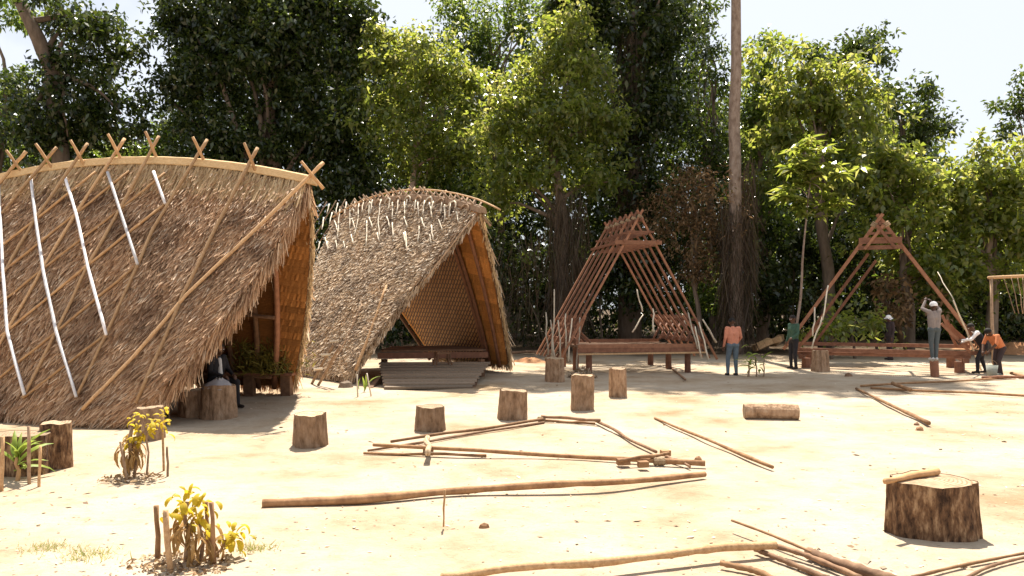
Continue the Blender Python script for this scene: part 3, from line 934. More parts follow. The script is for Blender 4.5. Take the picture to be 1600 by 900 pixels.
def thing_pole(pts, r0, r1, label, mat='ground_pole', name='pole', cat='pole', group='poles lying on the sand', sides=9, n=14, amp=.03, seed=1, knots=.1):
    if len(pts) == 2:
        pts = wobble(pts[0], pts[1], n, amp, seed)
    mb = MB(); mb.tube(pts, rad_list(len(pts), r0 * .74, r1 * .74, knots * 1.6), sides, rough=.14)
    o = mb.build(name, [M[mat]], None, True)
    return tag(o, label, cat, group)
def smooth_path(pix, n=22):
    """Catmull-Rom through (px, py, height) ground points"""
    c = [G(x, y, z) if z < .5 else G(x, y, z) for x, y, z in pix]
    c = [c[0] * 2 - c[1]] + c + [c[-1] * 2 - c[-2]]
    out = []
    segs = len(c) - 3
    for i in range(n):
        t = i / (n - 1) * segs
        k = min(int(t), segs - 1); f = t - k
        p0, p1, p2, p3 = c[k:k + 4]
        out.append(.5 * ((2 * p1) + (p2 - p0) * f + (2 * p0 - 5 * p1 + 4 * p2 - p3) * f * f + (3 * p1 - p0 - 3 * p2 + p3) * f ** 3))
    return out
thing_pole(smooth_path([(410, 787, .05), (560, 780, .05), (700, 768, .06), (860, 757, .10), (980, 752, .10), (1101, 741, .05)]), .062, .045, 'long crooked log lying on the sand in front of the triangular truss')
thing_pole(smooth_path([(690, 904, .06), (800, 887, .07), (940, 878, .09), (1060, 864, .10), (1130, 855, .10), (1212, 852, .08)]), .045, .04, 'long curved pale branch along the bottom edge', 'pole')
thing_pole(smooth_path([(1143, 813, .10), (1200, 834, .09), (1262, 860, .08), (1275, 868, .06)]), .014, .018, 'thin straight stick leading to the dark log in the foreground', 'ground_pole')
thing_pole(smooth_path([(1262, 862, .06), (1310, 880, .06), (1400, 908, .06)]), .05, .06, 'short thick dark log cut off by the bottom edge', 'ground_pole2')
thing_pole(smooth_path([(1205, 851, .07), (1260, 868, .06), (1345, 903, .05)]), .028, .03, 'dark stick crossing the end of the curved pale branch', 'ground_pole2')
thing_pole(smooth_path([(1180, 858, .03), (1230, 878, .03), (1290, 903, .03)]), .026, .03, 'dark mottled stick just below the curved branch tip', 'ground_pole2')
thing_pole(smooth_path([(1126, 880, .04), (1180, 892, .04), (1215, 908, .04)]), .03, .034, 'short stick with pale stripe at the bottom edge', 'ground_pole')
thing_pole(smooth_path([(1425, 902, .04), (1500, 884, .05), (1612, 862, .05)]), .018, .016, 'thin bent stick in the lower right corner, upper one', 'ground_pole')
thing_pole(smooth_path([(1505, 905, .04), (1550, 884, .05), (1612, 868, .04)]), .018, .016, 'thin bent stick in the lower right corner, lower one', 'ground_pole2')
thing_pole([G(1023, 653, .04), G(1207, 730, .05)], .026, .036, 'straight pole lying alone right of the triangular truss', amp=.008)
thing_pole([G(1338, 607, .05), G(1451, 661, .06)], .036, .048, 'straight pole lying on bare sand at the right', 'ground_pole', amp=.008, seed=4)
thing_pole([G(1047, 572, .04), G(1071, 593, .04)], .04, .04, 'short pole in the shade below the timber frame', 'ground_pole2', seed=3)
thing_pole([G(790, 552, .1), G(862, 548, .1)], .07, .07, 'weathered log on the ground behind the small hut', 'ground_pole2', seed=8)
# short thick log
lc = empty('log', G(1205, 655), math.radians(-8), 'short thick log lying on its side on the sand', 'log')
mb = MB(); mb.tube([(-.47, 0, .13), (-.2, .01, .135), (.15, 0, .135), (.46, .01, .13)], [.135, .14, .145, .135], 16, rough=.06, cap=False); mb.build('bark', M['bark'], lc)
for sx in (-.465, .455):
    mb = MB(); mb.tube([(sx - .006, 0.005, .13), (sx + .006, .005, .13)], .132, 16); mb.build('cut_face', M['cut'], lc)
# stick on the big stump
bt = big.location
thing_pole([Vector((bt.x - .50, bt.y - .20, bh_ + .03)), Vector((bt.x + .16, bt.y + .18, bh_ + .035))], .035, .045, 'split stick lying across the top of the huge stump', 'pole_or', 'stick', 'stick', None, 6, 6, .01)
# triangular truss lying on the sand
tr = empty('pole_truss', G(830, 700), 0, 'triangular truss of tied poles lying flat on the sand', 'truss')
def tpole(root, a, b, r0, r1, name='pole', mat='ground_pole', seed=1):
    mb = MB(); mb.tube([local(root, v) for v in wobble(a, b, 10, .025, seed)], rad_list(10, r0 * .75, r1 * .75, .14), 8, rough=.14); return mb.build(name, M[mat], root, True)
tp = tpole(tr, G(611, 690, .06), G(848, 655, .07), .030, .034, seed=2)
lash(tp, local(tr, G(846, 655, .06)), (1, .3, 0), .05, .12)
tpole(tr, G(575, 704, .03), G(850, 660, .03), .024, .028, seed=3, mat='ground_pole2')
tp = tpole(tr, G(583, 695, .12), G(1102, 724, .05), .034, .046, seed=4)
lash(tp, local(tr, G(1030, 721, .05)), (1, 0, 0), .055, .14)
tpole(tr, G(568, 708, .03), G(760, 712, .03), .025, .025, seed=5)
tpole(tr, G(930, 657, .06), G(1025, 706, .06), .035, .03, seed=6, mat='ground_pole2')
tpole(tr, G(1040, 712, .05), G(1078, 729, .03), .03, .025, seed=7, mat='ground_pole2')
tpole(tr, G(846, 651, .10), G(938, 657, .10), .036, .04, seed=8, mat='ground_pole2')
tpole(tr, G(850, 657, .03), G(930, 662, .03), .03, .03, seed=9)
tpole(tr, G(968, 720, .10), G(1045, 708, .12), .03, .03, seed=10)
tpole(tr, G(668, 708, .15), G(668, 684, .14), .05, .05, 'cross_piece', 'cut', 11)
for (x, y, w) in ((669, 704, .07), (974, 724, .08), (1005, 728, .06), (1040, 710, .06)):
    p = local(tr, G(x, y, .05)); mb = MB(); mb.beam(p + Vector((-w, 0, .02)), p + Vector((w, .02, .02)), .10, .07, jit=.2); mb.build('wood_block', M['ground_pole'], tr)
# far truss at the right
tr2 = empty('pole_truss', G(1480, 600), 0, 'second truss of thin poles lying flat below the workers', 'truss')
tpole(tr2, G(1345, 603, .04), G(1600, 589, .05), .035, .04, seed=2)
tpole(tr2, G(1360, 606, .05), G(1640, 620, .05), .035, .035, seed=3)
tpole(tr2, G(1395, 599, .10), G(1422, 609, .10), .06, .06, 'cross_piece', 'ground_pole', 3)
tpole(tr2, G(1535, 590, .08), G(1640, 588, .08), .06, .06, 'pole', 'timber2', 4)
tpole(tr2, G(1580, 583, .08), G(1640, 596, .08), .06, .06, 'pole', 'ground_pole', 5)

# small loose pieces
def clod(px, py, s, label, mat, cat, name):
    c = G(px, py)
    mb = MB(); rnd = random.Random(int(px))
    K = 7
    vs = [(s * rnd.uniform(.7, 1.1) * math.cos(2 * PI * k / K), s * rnd.uniform(.5, .8) * math.sin(2 * PI * k / K), -.01) for k in range(K)]
    vs += [(x * .7 + .01 * rnd.uniform(-1, 1), y * .7, s * rnd.uniform(.35, .6)) for x, y, z in vs] + [(s * .15, 0, s * .8)]
    mb.add(vs, [(k, (k + 1) % K, K + (k + 1) % K, K + k) for k in range(K)] + [(K + k, K + (k + 1) % K, 2 * K) for k in range(K)])
    o = mb.build(name, M[mat], None); o.location = (c.x, c.y, gz(c.x, c.y)); return tag(o, label, cat)
clod(755, 822, .06, 'small brown clod on the sand below the long log', 'ground_pole', 'clod', 'clod')
clod(1091, 719, .07, 'wedge shaped wood offcut beside the tip of the truss', 'ground_pole', 'offcut', 'wood_offcut')
clod(1437, 672, .09, 'small offcut near the end of the pole at the right', 'ground_pole', 'offcut', 'wood_offcut')
clod(1432, 664, .07, 'tiny dark offcut touching the end of the pole at the right', 'ground_pole2', 'offcut', 'wood_offcut')
clod(1325, 588, .14, 'dark chip at the edge of the tree shade', 'ground_pole2', 'offcut', 'wood_offcut')
thing_pole([G(693, 823), P(695, 765, G(693, 823).y)], .012, .014, 'thin yellow stake standing upright below the long log', 'pole_or', 'stake', 'stake', None, 6, 5, .004)

# shavings heap and cut timber pile
def heap(center, rx, ry, h, n, size, mat, name, label, cat, kind='stuff'):
    r = RNG
    a = r.uniform(0, 2 * PI, n); q = np.sqrt(r.uniform(0, 1, n))
    x, y = rx * q * np.cos(a), ry * q * np.sin(a)
    z = h * (1 - q ** 1.4) * r.uniform(.2, 1, n) + .01
    c = np.stack([x, y, z], -1) + np.array(center)
    d = r.normal(size=(n, 3)); d[:, 2] *= .5; d /= np.linalg.norm(d, axis=1, keepdims=True)
    s = np.cross(d, r.normal(size=(n, 3))); s /= np.linalg.norm(s, axis=1, keepdims=True)
    L = size * r.uniform(.5, 1.4, (n, 1)); w = L * r.uniform(.25, .6, (n, 1))
    V = np.stack([c - d * L / 2, c + s * w / 2, c + d * L / 2, c - s * w / 2], 1)
    V[:, :, 2] = np.maximum(V[:, :, 2], center[2] + .004)
    o = quads(name, V, M[mat], None)
    return tag(o, label, cat, None, kind)
g_ = G(910, 590); heap((g_.x, g_.y, .0), .42, .3, .34, 700, .10, 'chips', 'wood_shavings', 'heap of pale wood shavings behind the tall log stool', 'shavings')
g_ = G(865, 566); heap((g_.x + .1, g_.y, .0), .5, .3, .55, 500, .12, 'chips', 'wood_shavings', 'heap of shavings at the left corner of the timber frame', 'shavings')
for i, (x, y, rz, l) in enumerate(((1192, 536, .3, 'left lying cut block in the timber pile under the trees'), (1210, 532, -.7, 'tilted cut block in the middle of the timber pile'), (1222, 530, .8, 'upper right cut block of the timber pile under the trees'), (1202, 541, .1, 'front flat slab of the timber pile under the trees'))):
    p = G(x, 552); o_ = MB(); o_.beam((-.42, 0, 0), (.42, 0, .12), .3, .24, jit=.3); o = o_.build('wood_block', M['pole']); o.location = (p.x, p.y + .3 * i, .12 + (546 - y) * .022); o.rotation_euler = (0, -.2, rz); tag(o, l, 'wood block', 'pile of cut wood under the trees')

# ------------------------------------------------------------------ things in and beside the huts
bn = empty('bench', P(395, 612, 17.3), math.radians(-6), 'low plank bench inside the large hut', 'bench')
bn.location.z = 0
for k in range(2):
    mb = MB(); mb.beam((-.95, k * .19, .5), (.95, k * .19, .5), .17, .06); mb.build('seat', M['timber'], bn)
for x in (-.75, -.12, .75):
    mb = MB(); mb.beam((x, .1, -.02), (x, .1, .468), .22, .18); mb.build('leg', M['dark_wood'], bn)
fr = P(412, 575, 16.9)
n = 4200
rr = RNG
base = np.stack([fr.x + rr.normal(0, .30, n), 17.35 + rr.normal(0, .16, n), rr.uniform(.5, 1.25, n)], -1)
d = np.stack([rr.normal(0, .5, n), rr.normal(-.2, .3, n), rr.uniform(-.2, .9, n)], -1); d /= np.linalg.norm(d, axis=1, keepdims=True)
s = np.cross(d, rr.normal(size=(n, 3))); s /= np.linalg.norm(s, axis=1, keepdims=True)
L_ = rr.uniform(.08, .24, (n, 1)); w_ = rr.uniform(.008, .018, (n, 1))
o = quads('palm_frond_heap', np.stack([base - s * w_, base + s * w_, base + d * L_ + s * w_ * .3, base + d * L_ - s * w_ * .3], 1), M['frond'])
tag(o, 'heap of yellow-green palm fronds piled inside the large hut', 'palm fronds')
# patterned cloth on the wide stool
sc = G(342, 656)
mb = MB(); K = 16
vs = []
for j in range(5):
    for k in range(K):
        a = 2 * PI * k / K; q = (.05 + .055 * j) * (1 + .1 * math.sin(3 * a + j))
        vs.append((math.cos(a) * q, math.sin(a) * q, .16 - .035 * j + .02 * math.sin(5 * a + j) - (.03 if j == 4 else 0)))
mb.add(vs, [(j * K + k, j * K + (k + 1) % K, (j + 1) * K + (k + 1) % K, (j + 1) * K + k) for j in range(4) for k in range(K)] + [tuple(range(K))])
o = mb.build('cloth_bundle', M['patterned_cloth'], None, True)
o.location = ((342 - 800) / FPX * (sc.y + .29), sc.y + .29, .55)
tag(o, 'crumpled grey patterned cloth on the wide stool in the hut shade', 'cloth')
# ladder poles with white ties by the small hut
ld = empty('tied_pole_ladder', G(500, 605), 0, 'pair of leaning poles with white ties against the small hut', 'ladder')
for xa, ya, xb, yb in ((487, 600, 521, 538), (497, 602, 532, 540)):
    mb = MB(); mb.tube([local(ld, v) for v in wobble(G(xa, ya), P(xb, yb, 19.2), 6, .02, xa)], .035, 7); mb.build('pole', M['stick'], ld, True)
for x, y in ((497, 577), (509, 555), (522, 534)):
    p = local(ld, P(x, y, 19.3)); mb = MB(); mb.tube([p + Vector((-.10, -.03, 0)), p + Vector((.12, -.04, .02))], .035, 6); mb.build('tie', M['cream'], ld)
for i, (x0, y0, x1, y1, l) in enumerate(((559, 620, 558, 585, 'left stake guarding the small green plant by the small hut'), (580, 619, 573, 583, 'right stake guarding the small green plant by the small hut'))):
    p = G(x0, y0); thing_pole([p, P(x1, y1, p.y)], .025, .022, l, 'cream', 'stake', 'stake', 'stakes around the small plant', 6, 4, .005)
clod(541, 605, .22, 'flat pale stone at the foot of the leaning pole', 'shaded_plank', 'stone', 'stone')
# chair frame on the platform
ch = empty('stool', Vector((P(690, 572, 21.0).x, 21.3, .40)), .4, 'small dark low stool standing on the small hut steps', 'stool')
mb = MB(); mb.beam((-.2, 0, .33), (.2, 0, .33), .3, .05); mb.build('seat', M['dark_wood'], ch)
for x in (-.16, .16):
    for y in (-.11, .11):
        mb = MB(); mb.tube([(x, y, .32), (x * 1.4, y * 1.3, 0)], .025, 6); mb.build('leg', M['dark_wood'], ch)

# ------------------------------------------------------------------ stakes, seedlings, wilted plants
def stake(xb, yb, xt, yt, label, r=.02, mat='stick'):
    p = G(xb, yb); q = P(xt, yt, p.y)
    thing_pole([p + Vector((0, 0, -.05)), q], r * 1.1, r, label, mat, 'stake', 'stake', 'stakes guarding young plants', 7, 5, .006, xb)
stake(46, 757, 45, 666, 'tall grey stake right of the green seedling', .022)
stake(61, 761, 63, 697, 'short pale stake right of the green seedling', .02, 'pole')
stake(2, 768, 4, 682, 'tan stake at the left edge beside the green seedling', .03, 'pole')
stake(256, 735, 254, 640, 'tall thin stake behind the upper yellow plant', .018, 'pole')
stake(262, 743, 261, 698, 'short grey stake beside the upper yellow plant', .018)
stake(247, 874, 244, 790, 'left brown stake of the lower yellow plant', .026, 'ground_pole')
stake(267, 895, 259, 797, 'front tan stake of the lower yellow plant', .026, 'pole')
stake(325, 868, 323, 784, 'rear right stake of the lower yellow plant', .02, 'ground_pole')
stake(335, 882, 330, 785, 'right brown stake of the lower yellow plant', .024, 'ground_pole')
stake(200, 752, 188, 690, 'leaning grey stake under the upper yellow plant', .02)

def leaf_mesh(L, w, droop, name='leaf', n=6, curl=.25):
    mb = MB(); vs = []
    x, z, a = 0.0, 0.0, .5
    for i in range(n):
        f = i / (n - 1)
        ww = w * math.sin(PI * min(1, f * .86 + .12)) ** .8
        vs += [(x, -ww / 2, z - curl * ww), (x, 0, z), (x, ww / 2, z - curl * ww)]
        x += math.cos(a) * L / (n - 1); z += math.sin(a) * L / (n - 1); a -= droop / (n - 1)
    fs = []
    for i in range(n - 1):
        for k in range(2):
            fs.append((i * 3 + k, i * 3 + k + 1, i * 3 + k + 4, i * 3 + k + 3))
    mb.add(vs, fs)
    me = bpy.data.meshes.new(name); me.from_pydata(mb.v, [], mb.f); me.polygons.foreach_set('use_smooth', [True] * len(mb.f))
    return me
def leaf_variants(mat, L, w, droop, k=3):
    out = []
    for i in range(k):
        me = leaf_mesh(L * (1 + .15 * (i - 1)), w * (1 + .2 * (i - 1)), droop + .3 * (i - 1)); me.materials.append(M[mat]); out.append(me)
    return out
LV = {'yellow': leaf_variants('yellow_leaf', .11, .042, 2.1), 'tan': leaf_variants('tan_leaf', .26, .030, 2.4), 'green': leaf_variants('green_leaf', .42, .06, 1.2)}
def plant(px, py, label, name, sites, stems, cat='plant', mat='stick'):
    p = G(px, py)
    root = empty(name, (p.x, p.y, gz(p.x, p.y)), 0, label, cat)
    for a, b, r in stems:
        mb = MB(); mb.tube(wobble(a, b, 5, .02, a[0]), rad_list(5, r, r * .7), 6); mb.build('stem', M[mat], root, True)
    rnd = random.Random(int(px))
    for kind, cx, cy, cz, sp, n, tilt in sites:
        for i in range(n):
            o = link('leaf', LV[kind][i % 3], root)
            o.location = (cx + rnd.gauss(0, sp), cy + rnd.gauss(0, sp), cz + rnd.gauss(0, sp * .8))
            o.rotation_euler = (rnd.uniform(-.5, .5), tilt + rnd.uniform(-.5, .5), rnd.uniform(0, 6.28))
            s = rnd.uniform(.7, 1.2); o.scale = (s, s, s)
    return root
plant(214, 745, 'tall wilting plant with yellow top leaves and tan withered base', 'wilted_plant',
      [('yellow', .03, .05, .62, .085, 26, .1), ('yellow', .22, .05, .66, .09, 34, .2), ('tan', -.10, 0, .42, .06, 30, .8), ('tan', -.06, 0, .28, .045, 22, 1.0), ('yellow', .02, 0, .47, .06, 20, .5)],
      [((-.12, 0, -.05), (-.06, 0, .6), .03), ((.1, .02, -.03), (.12, .03, .62), .014), ((-.05, .03, -.03), (.02, .05, .62), .018), ((-.1, 0, .4), (.2, .05, .68), .015)])
plant(298, 880, 'low wilting plant of drooping golden leaves between four stakes', 'wilted_plant',
      [('yellow', -.06, .05, .46, .085, 36, .5), ('yellow', .06, .08, .34, .09, 26, .7), ('yellow', .28, .1, .16, .06, 30, .4), ('tan', -.03, 0, .30, .07, 26, 1.0), ('tan', .08, 0, .2, .065, 24, 1.0)],
      [((-.05, .02, -.05), (-.05, .05, .46), .022), ((.06, .03, -.05), (.06, .08, .34), .018), ((.12, .05, 0), (.28, .1, .16), .014)])
plant(27, 752, 'green palm seedling with upright leaves at the left edge', 'seedling',
      [('green', 0, 0, .26, .025, 12, -.75), ('green', 0, 0, .2, .03, 6, -.3)], [((0, 0, -.05), (0, 0, .28), .025)], mat='pole_or')
plant(568, 612, 'small green plant between pale stakes by the small hut', 'seedling', [('green', 0, .05, .05, .04, 4, -1.0)], [((0, .05, -.02), (0, .05, .2), .012)])
plant(1182, 588, 'leafy grey-green sapling in the tree shade by the orange-shirted man', 'seedling', [('green', 0, 0, .45, .22, 26, -.2)], [((0, 0, -.05), (0, .05, .6), .02), ((.2, 0, -.05), (.25, .05, .5), .02), ((-.25, 0, -.05), (-.2, 0, .45), .03)])
for (px, py, rx, n, lab) in ((205, 748, .36, 230, 'leaf litter around the foot of the upper yellow plant'), (275, 886, .46, 380, 'leaf litter around the foot of the lower yellow plant')):
    g_ = G(px, py); heap((g_.x, g_.y, 0), rx, rx * .8, .035, n, .055, 'litter', 'leaf_litter', lab, 'leaf litter')
def tuft(px, py, rx, n, lab):
    g_ = G(px, py); r = RNG
    b = np.stack([g_.x + r.normal(0, rx, n), g_.y + r.normal(0, rx * .7, n), np.zeros(n)], -1)
    d = np.stack([r.normal(0, .6, n), r.normal(0, .6, n), r.uniform(.3, 1, n)], -1); d /= np.linalg.norm(d, axis=1, keepdims=True)
    s = np.cross(d, r.normal(size=(n, 3))); s /= np.linalg.norm(s, axis=1, keepdims=True)
    L = r.uniform(.03, .09, (n, 1)); w = r.uniform(.003, .006, (n, 1))
    o = quads('grass_tuft', np.stack([b - s * w, b + s * w, b + d * L + s * w * .2, b + d * L - s * w * .2], 1), M['grass']); tag(o, lab, 'grass', None, 'stuff')
tuft(75, 860, .10, 260, 'sparse green grass tuft at the lower left')
tuft(135, 872, .13, 260, 'wider sparse grass patch right of the leftmost tuft')
tuft(398, 860, .08, 120, 'small grass tuft right of the lower yellow plant')
# loose chips all over the clearing
n = 8000
yy = np.exp(RNG.uniform(math.log(5.2), math.log(26), n)); xx = RNG.uniform(-.7, .7, n) * yy
keep = (np.sin(xx * 1.3 + 2) * np.sin(yy * .9) + RNG.uniform(-.9, 1.2, n)) > .1
xx, yy = xx[keep], yy[keep]; n = len(xx)
c = np.stack([xx, yy, np.array([gz(a, b) for a, b in zip(xx, yy)]) + .008], -1)
d = RNG.normal(size=(n, 3)); d[:, 2] *= .12; d /= np.linalg.norm(d, axis=1, keepdims=True)
s = np.cross(d, np.array([0, 0, 1.]) + RNG.normal(0, .3, (n, 3))); s /= np.linalg.norm(s, axis=1, keepdims=True)
L_ = .012 * RNG.lognormal(0, .6, (n, 1)); w_ = L_ * RNG.uniform(.2, .7, (n, 1))
tag(quads('scattered_chips', np.stack([c - d * L_, c + s * w_, c + d * L_, c - s * w_], 1), M['chips']), 'small wood chips and twigs scattered over the sand', 'wood chips', None, 'stuff')

# ------------------------------------------------------------------ people
def capsule(p, q, r0, r1, K=12):
    p, q = Vector(p), Vector(q)
    ax = (q - p); L = ax.length
    ax = ax / L if L > 1e-6 else Vector((0, 0, 1))
    ref = Vector((0, 0, 1)) if abs(ax.z) < .9 else Vector((1, 0, 0))
    a = ref.cross(ax).normalized(); b = ax.cross(a)
    rings = []
    for i in range(5):
        t = -PI / 2 + (PI / 2) * i / 4
        rings.append((p + ax * (math.sin(t) * r0), max(.0005, math.cos(t) * r0)))
    for i in range(5):
        t = (PI / 2) * i / 4
        rings.append((q + ax * (math.sin(t) * r1), max(.0005, math.cos(t) * r1)))
    vs, fs = [], []
    for c_, r in rings:
        for k in range(K):
            g = 2 * PI * k / K; vs.append(c_ + a * (math.cos(g) * r) + b * (math.sin(g) * r))
    for i in range(len(rings) - 1):
        for k in range(K):
            fs.append((i * K + k, i * K + (k + 1) % K, (i + 1) * K + (k + 1) % K, (i + 1) * K + k))
    fs.append(tuple(reversed(range(K)))); fs.append(tuple(range((len(rings) - 1) * K, len(rings) * K)))
    return vs, fs

STAND = dict(pelvis=(0, 0, .93), chest=(.01, 0, 1.24), neck=(.01, 0, 1.44), head=(.035, 0, 1.575),
             shL=(0, .185, 1.385), shR=(0, -.185, 1.385), elL=(-.02, .24, 1.11), elR=(-.02, -.24, 1.11), wrL=(.06, .25, .87), wrR=(.06, -.25, .87),
             hipL=(0, .09, .89), hipR=(0, -.09, .89), knL=(.03, .10, .48), knR=(.03, -.10, .48), anL=(0, .11, .08), anR=(0, -.11, .08))
def person(loc, heading, label, shirt, trouser, shoe='brown_shoe', pose=None, hat=None, scale=1.0, sleeve='long', z0=0.0):
    J = {k: Vector(v) for k, v in STAND.items()}
    for k, v in (pose or {}).items(): J[k] = Vector(v)
    prim = []                                   # (p, q, r0, r1, material)
    def cap(a, b, r0, r1, m): prim.append((Vector(a), Vector(b), r0, r1, m))
    up = (J['neck'] - J['pelvis']).normalized()
    side = (J['shL'] - J['shR']).normalized()
    hf = (J['head'] - J['neck']).normalized()
    fwd = side.cross(up).normalized()
    hfw = (fwd - hf * fwd.dot(hf)).normalized()
    if pose and 'look' in pose: hfw = Vector(pose['look']); hfw = (hfw - hf * hfw.dot(hf)).normalized()
    for s in (-1, 1):
        cap(J['pelvis'] + side * .06 * s, J['chest'] + side * .085 * s, .105, .11, shirt)
        cap(J['chest'] + side * .08 * s, (J['shL'] if s > 0 else J['shR']) - side * .05 * s - up * .02, .105, .075, shirt)
        h, k_, an = (J['hipL'], J['knL'], J['anL']) if s > 0 else (J['hipR'], J['knR'], J['anR'])
        cap(J['pelvis'] + side * .05 * s - up * .02, h, .11, .105, trouser)
        cap(h, k_, .095, .066, trouser); cap(k_, an, .064, .048, trouser)
        ft = Vector((fwd.x, fwd.y, 0)).normalized()
        cap(an - ft * .03 - Vector((0, 0, .035)), an + ft * .14 - Vector((0, 0, .045)), .042, .034, shoe)
        sh, e, w = (J['shL'], J['elL'], J['wrL']) if s > 0 else (J['shR'], J['elR'], J['wrR'])
        cap(sh, e, .062, .048, shirt)
        cap(e, w, .045, .034, shirt if sleeve == 'long' else 'skin')
        hd = (w - e).normalized()
        hn = hd.cross(side); hn = hn.normalized() if hn.length > .1 else up
        hs = hn.cross(hd).normalized()
        cap(w, w + hd * .075, .028, .034, 'skin')
        for i, (o_, l_) in enumerate(((-.028, .060), (-.009, .075), (.010, .072), (.028, .055))):
            b0 = w + hd * .085 + hs * o_; m0 = b0 + hd * l_ * .55 - hn * .008; e0 = m0 + hd * l_ * .35 - hn * .028
            cap(b0 - hd * .02, m0, .0115, .011, 'skin'); cap(m0, e0, .011, .0105, 'skin')
        cap(w + hd * .03 + hs * .03, w + hd * .075 + hs * .062 - hn * .02, .0135, .0115, 'skin')
    cap(J['chest'], J['neck'] - up * .05, .12, .07, shirt)
    cap(J['neck'] - up * .03, J['head'] - hf * .03, .054, .052, 'skin')
    c = J['head']
    cap(c + hf * .025 - hfw * .012, c + hf * .03 + hfw * .012, .096, .088, 'skin')
    cap(c - hf * .05 + hfw * .03, c - hf * .07 + hfw * .05, .062, .045, 'skin')
    cap(c + hfw * .095 + hf * .0, c + hfw * .115 - hf * .025, .013, .018, 'skin')
    for s in (-1, 1):
        cap(c + side * .095 * s - hf * .02, c + side * .098 * s + hf * .02, .016, .02, 'skin')
    vs, fs = [], []
    for p, q, r0_, r1_, m in prim:
        v, f = capsule(p, q, r0_, r1_); n0 = len(vs)
        vs += v; fs += [tuple(i + n0 for i in g) for g in f]
    me = bpy.data.meshes.new('tmp'); me.from_pydata([tuple(v) for v in vs], [], fs)
    ob = bpy.data.objects.new('tmp', me); C.objects.link(ob)
    md = ob.modifiers.new('r', 'REMESH'); md.mode = 'VOXEL'; md.voxel_size = .0125
    sm = ob.modifiers.new('s', 'SMOOTH'); sm.factor = .5; sm.iterations = 2
    dg = bpy.context.evaluated_depsgraph_get()
    out = bpy.data.meshes.new_from_object(ob.evaluated_get(dg)); out.name = 'body'
    bpy.data.objects.remove(ob); bpy.data.meshes.remove(me)
    mats = []
    for pr in prim:
        if pr[4] not in mats: mats.append(pr[4])
    out.materials.clear()
    for m in mats: out.materials.append(M[m])
    nf = len(out.polygons)
    ce = np.empty(nf * 3, np.float32); out.polygons.foreach_get('center', ce); ce = ce.reshape(-1, 3)
    best = np.full(nf, 1e9); idx = np.zeros(nf, np.int32)
    for p, q, r0_, r1_, m in prim:
        p_, q_ = np.array(p), np.array(q); ax = q_ - p_; l2 = max(1e-9, ax @ ax)
        t = np.clip((ce - p_) @ ax / l2, 0, 1)
        dd = np.linalg.norm(ce - (p_ + t[:, None] * ax), axis=1) - (r0_ + (r1_ - r0_) * t)
        k = dd < best; best[k] = dd[k]; idx[k] = mats.index(m)
    out.polygons.foreach_set('material_index', idx); out.polygons.foreach_set('use_smooth', np.ones(nf, bool))
    root = empty('person', (loc[0], loc[1], gz(loc[0], loc[1]) + z0), heading, label, 'person')
    root.scale = (scale,) * 3
    link('body', out, root)
    # hair cap or headwear as a child shell
    mb = MB(); K, R = 14, 6; hv = []
    for j in range(R):
        t = PI * .56 * j / (R - 1)
        for k in range(K):
            a = 2 * PI * k / K
            dirv = hfw * math.cos(a) + side * math.sin(a)
            drop = t * (.80 if math.cos(a) > .5 else 1.12)
            rr_ = .104 if not hat else .112
            hv.append(c + hf * (.03 + math.cos(drop) * rr_) + dirv * (math.sin(drop) * rr_) - hfw * .006)
    mb.add(hv, [(j * K + k, j * K + (k + 1) % K, (j + 1) * K + (k + 1) % K, (j + 1) * K + k) for j in range(R - 1) for k in range(K)])
    if hat == 'brim':
        rim = hv[-K:]; outr = [v + (v - c - hf * .03).normalized() * .06 for v in rim]
        mb.add(rim + outr, [(k, (k + 1) % K, K + (k + 1) % K, K + k) for k in range(K)])
    mb.build('hat' if hat else 'hair', M['white_cloth'] if hat else M['hair'], root, True)
    mb = MB()
    for s in (-1, 1):
        v, f = capsule(c + hfw * .088 + side * .034 * s + hf * .012, c + hfw * .09 + side * .034 * s + hf * .012, .012, .012, 8); mb.add(v, f)
    mb.build('eyes', M['white_cloth'], root, True)
    return root

p = G(1145, 587)
person(p, math.radians(100), 'person in orange shirt and blue jeans standing with back turned', 'orange_shirt', 'jeans', pose=dict(elR=(.02, -.26, 1.12), wrR=(.16, -.20, .93), anL=(.05, .13, .08), knL=(.07, .12, .48), head=(.06, 0, 1.56)), scale=1.0)
p = G(1240, 577)
person(p, math.radians(200), 'person in dark green shirt and black trousers in the tree shade', 'green_shirt', 'black_cloth', pose=dict(elL=(.05, .25, 1.12), wrL=(.22, .2, 1.0)), scale=1.02)
p = P(1461, 564, 22.3)
person((p.x, 22.34), math.radians(95), 'person in grey shirt on a block, arms raised to the rafter', 'grey_shirt', 'grey_jeans', 'white_cloth',
       pose=dict(elL=(.16, .27, 1.50), elR=(.16, -.27, 1.48), wrL=(.24, .12, 1.72), wrR=(.26, -.12, 1.68), anL=(0, .055, .08), anR=(0, -.055, .08), knL=(.02, .08, .48), knR=(.02, -.08, .48), shL=(.02, .185, 1.42), shR=(.02, -.185, 1.42)), hat='cap', scale=1.0, z0=.455)
p = G(1530, 583)
person(p, math.radians(165), 'person in black vest with white sleeves, hands on a pale pole', 'white_cloth', 'black_cloth',
       pose=dict(pelvis=(-.12, 0, .86), chest=(.03, 0, 1.12), neck=(.14, 0, 1.30), head=(.22, 0, 1.42), shL=(.10, .18, 1.26), shR=(.10, -.18, 1.26), elL=(.28, .22, 1.05), elR=(.26, -.22, 1.02), wrL=(.50, .12, 1.02), wrR=(.48, -.06, .94),
                 hipL=(-.12, .09, .82), hipR=(-.12, -.09, .82), knL=(.08, .12, .46), knR=(-.1, -.12, .44), anL=(.08, .13, .08), anR=(-.22, -.13, .08)), scale=.98)
vest = [o for o in bpy.data.objects if o.name.startswith('person')][-1]
mbv = MB()
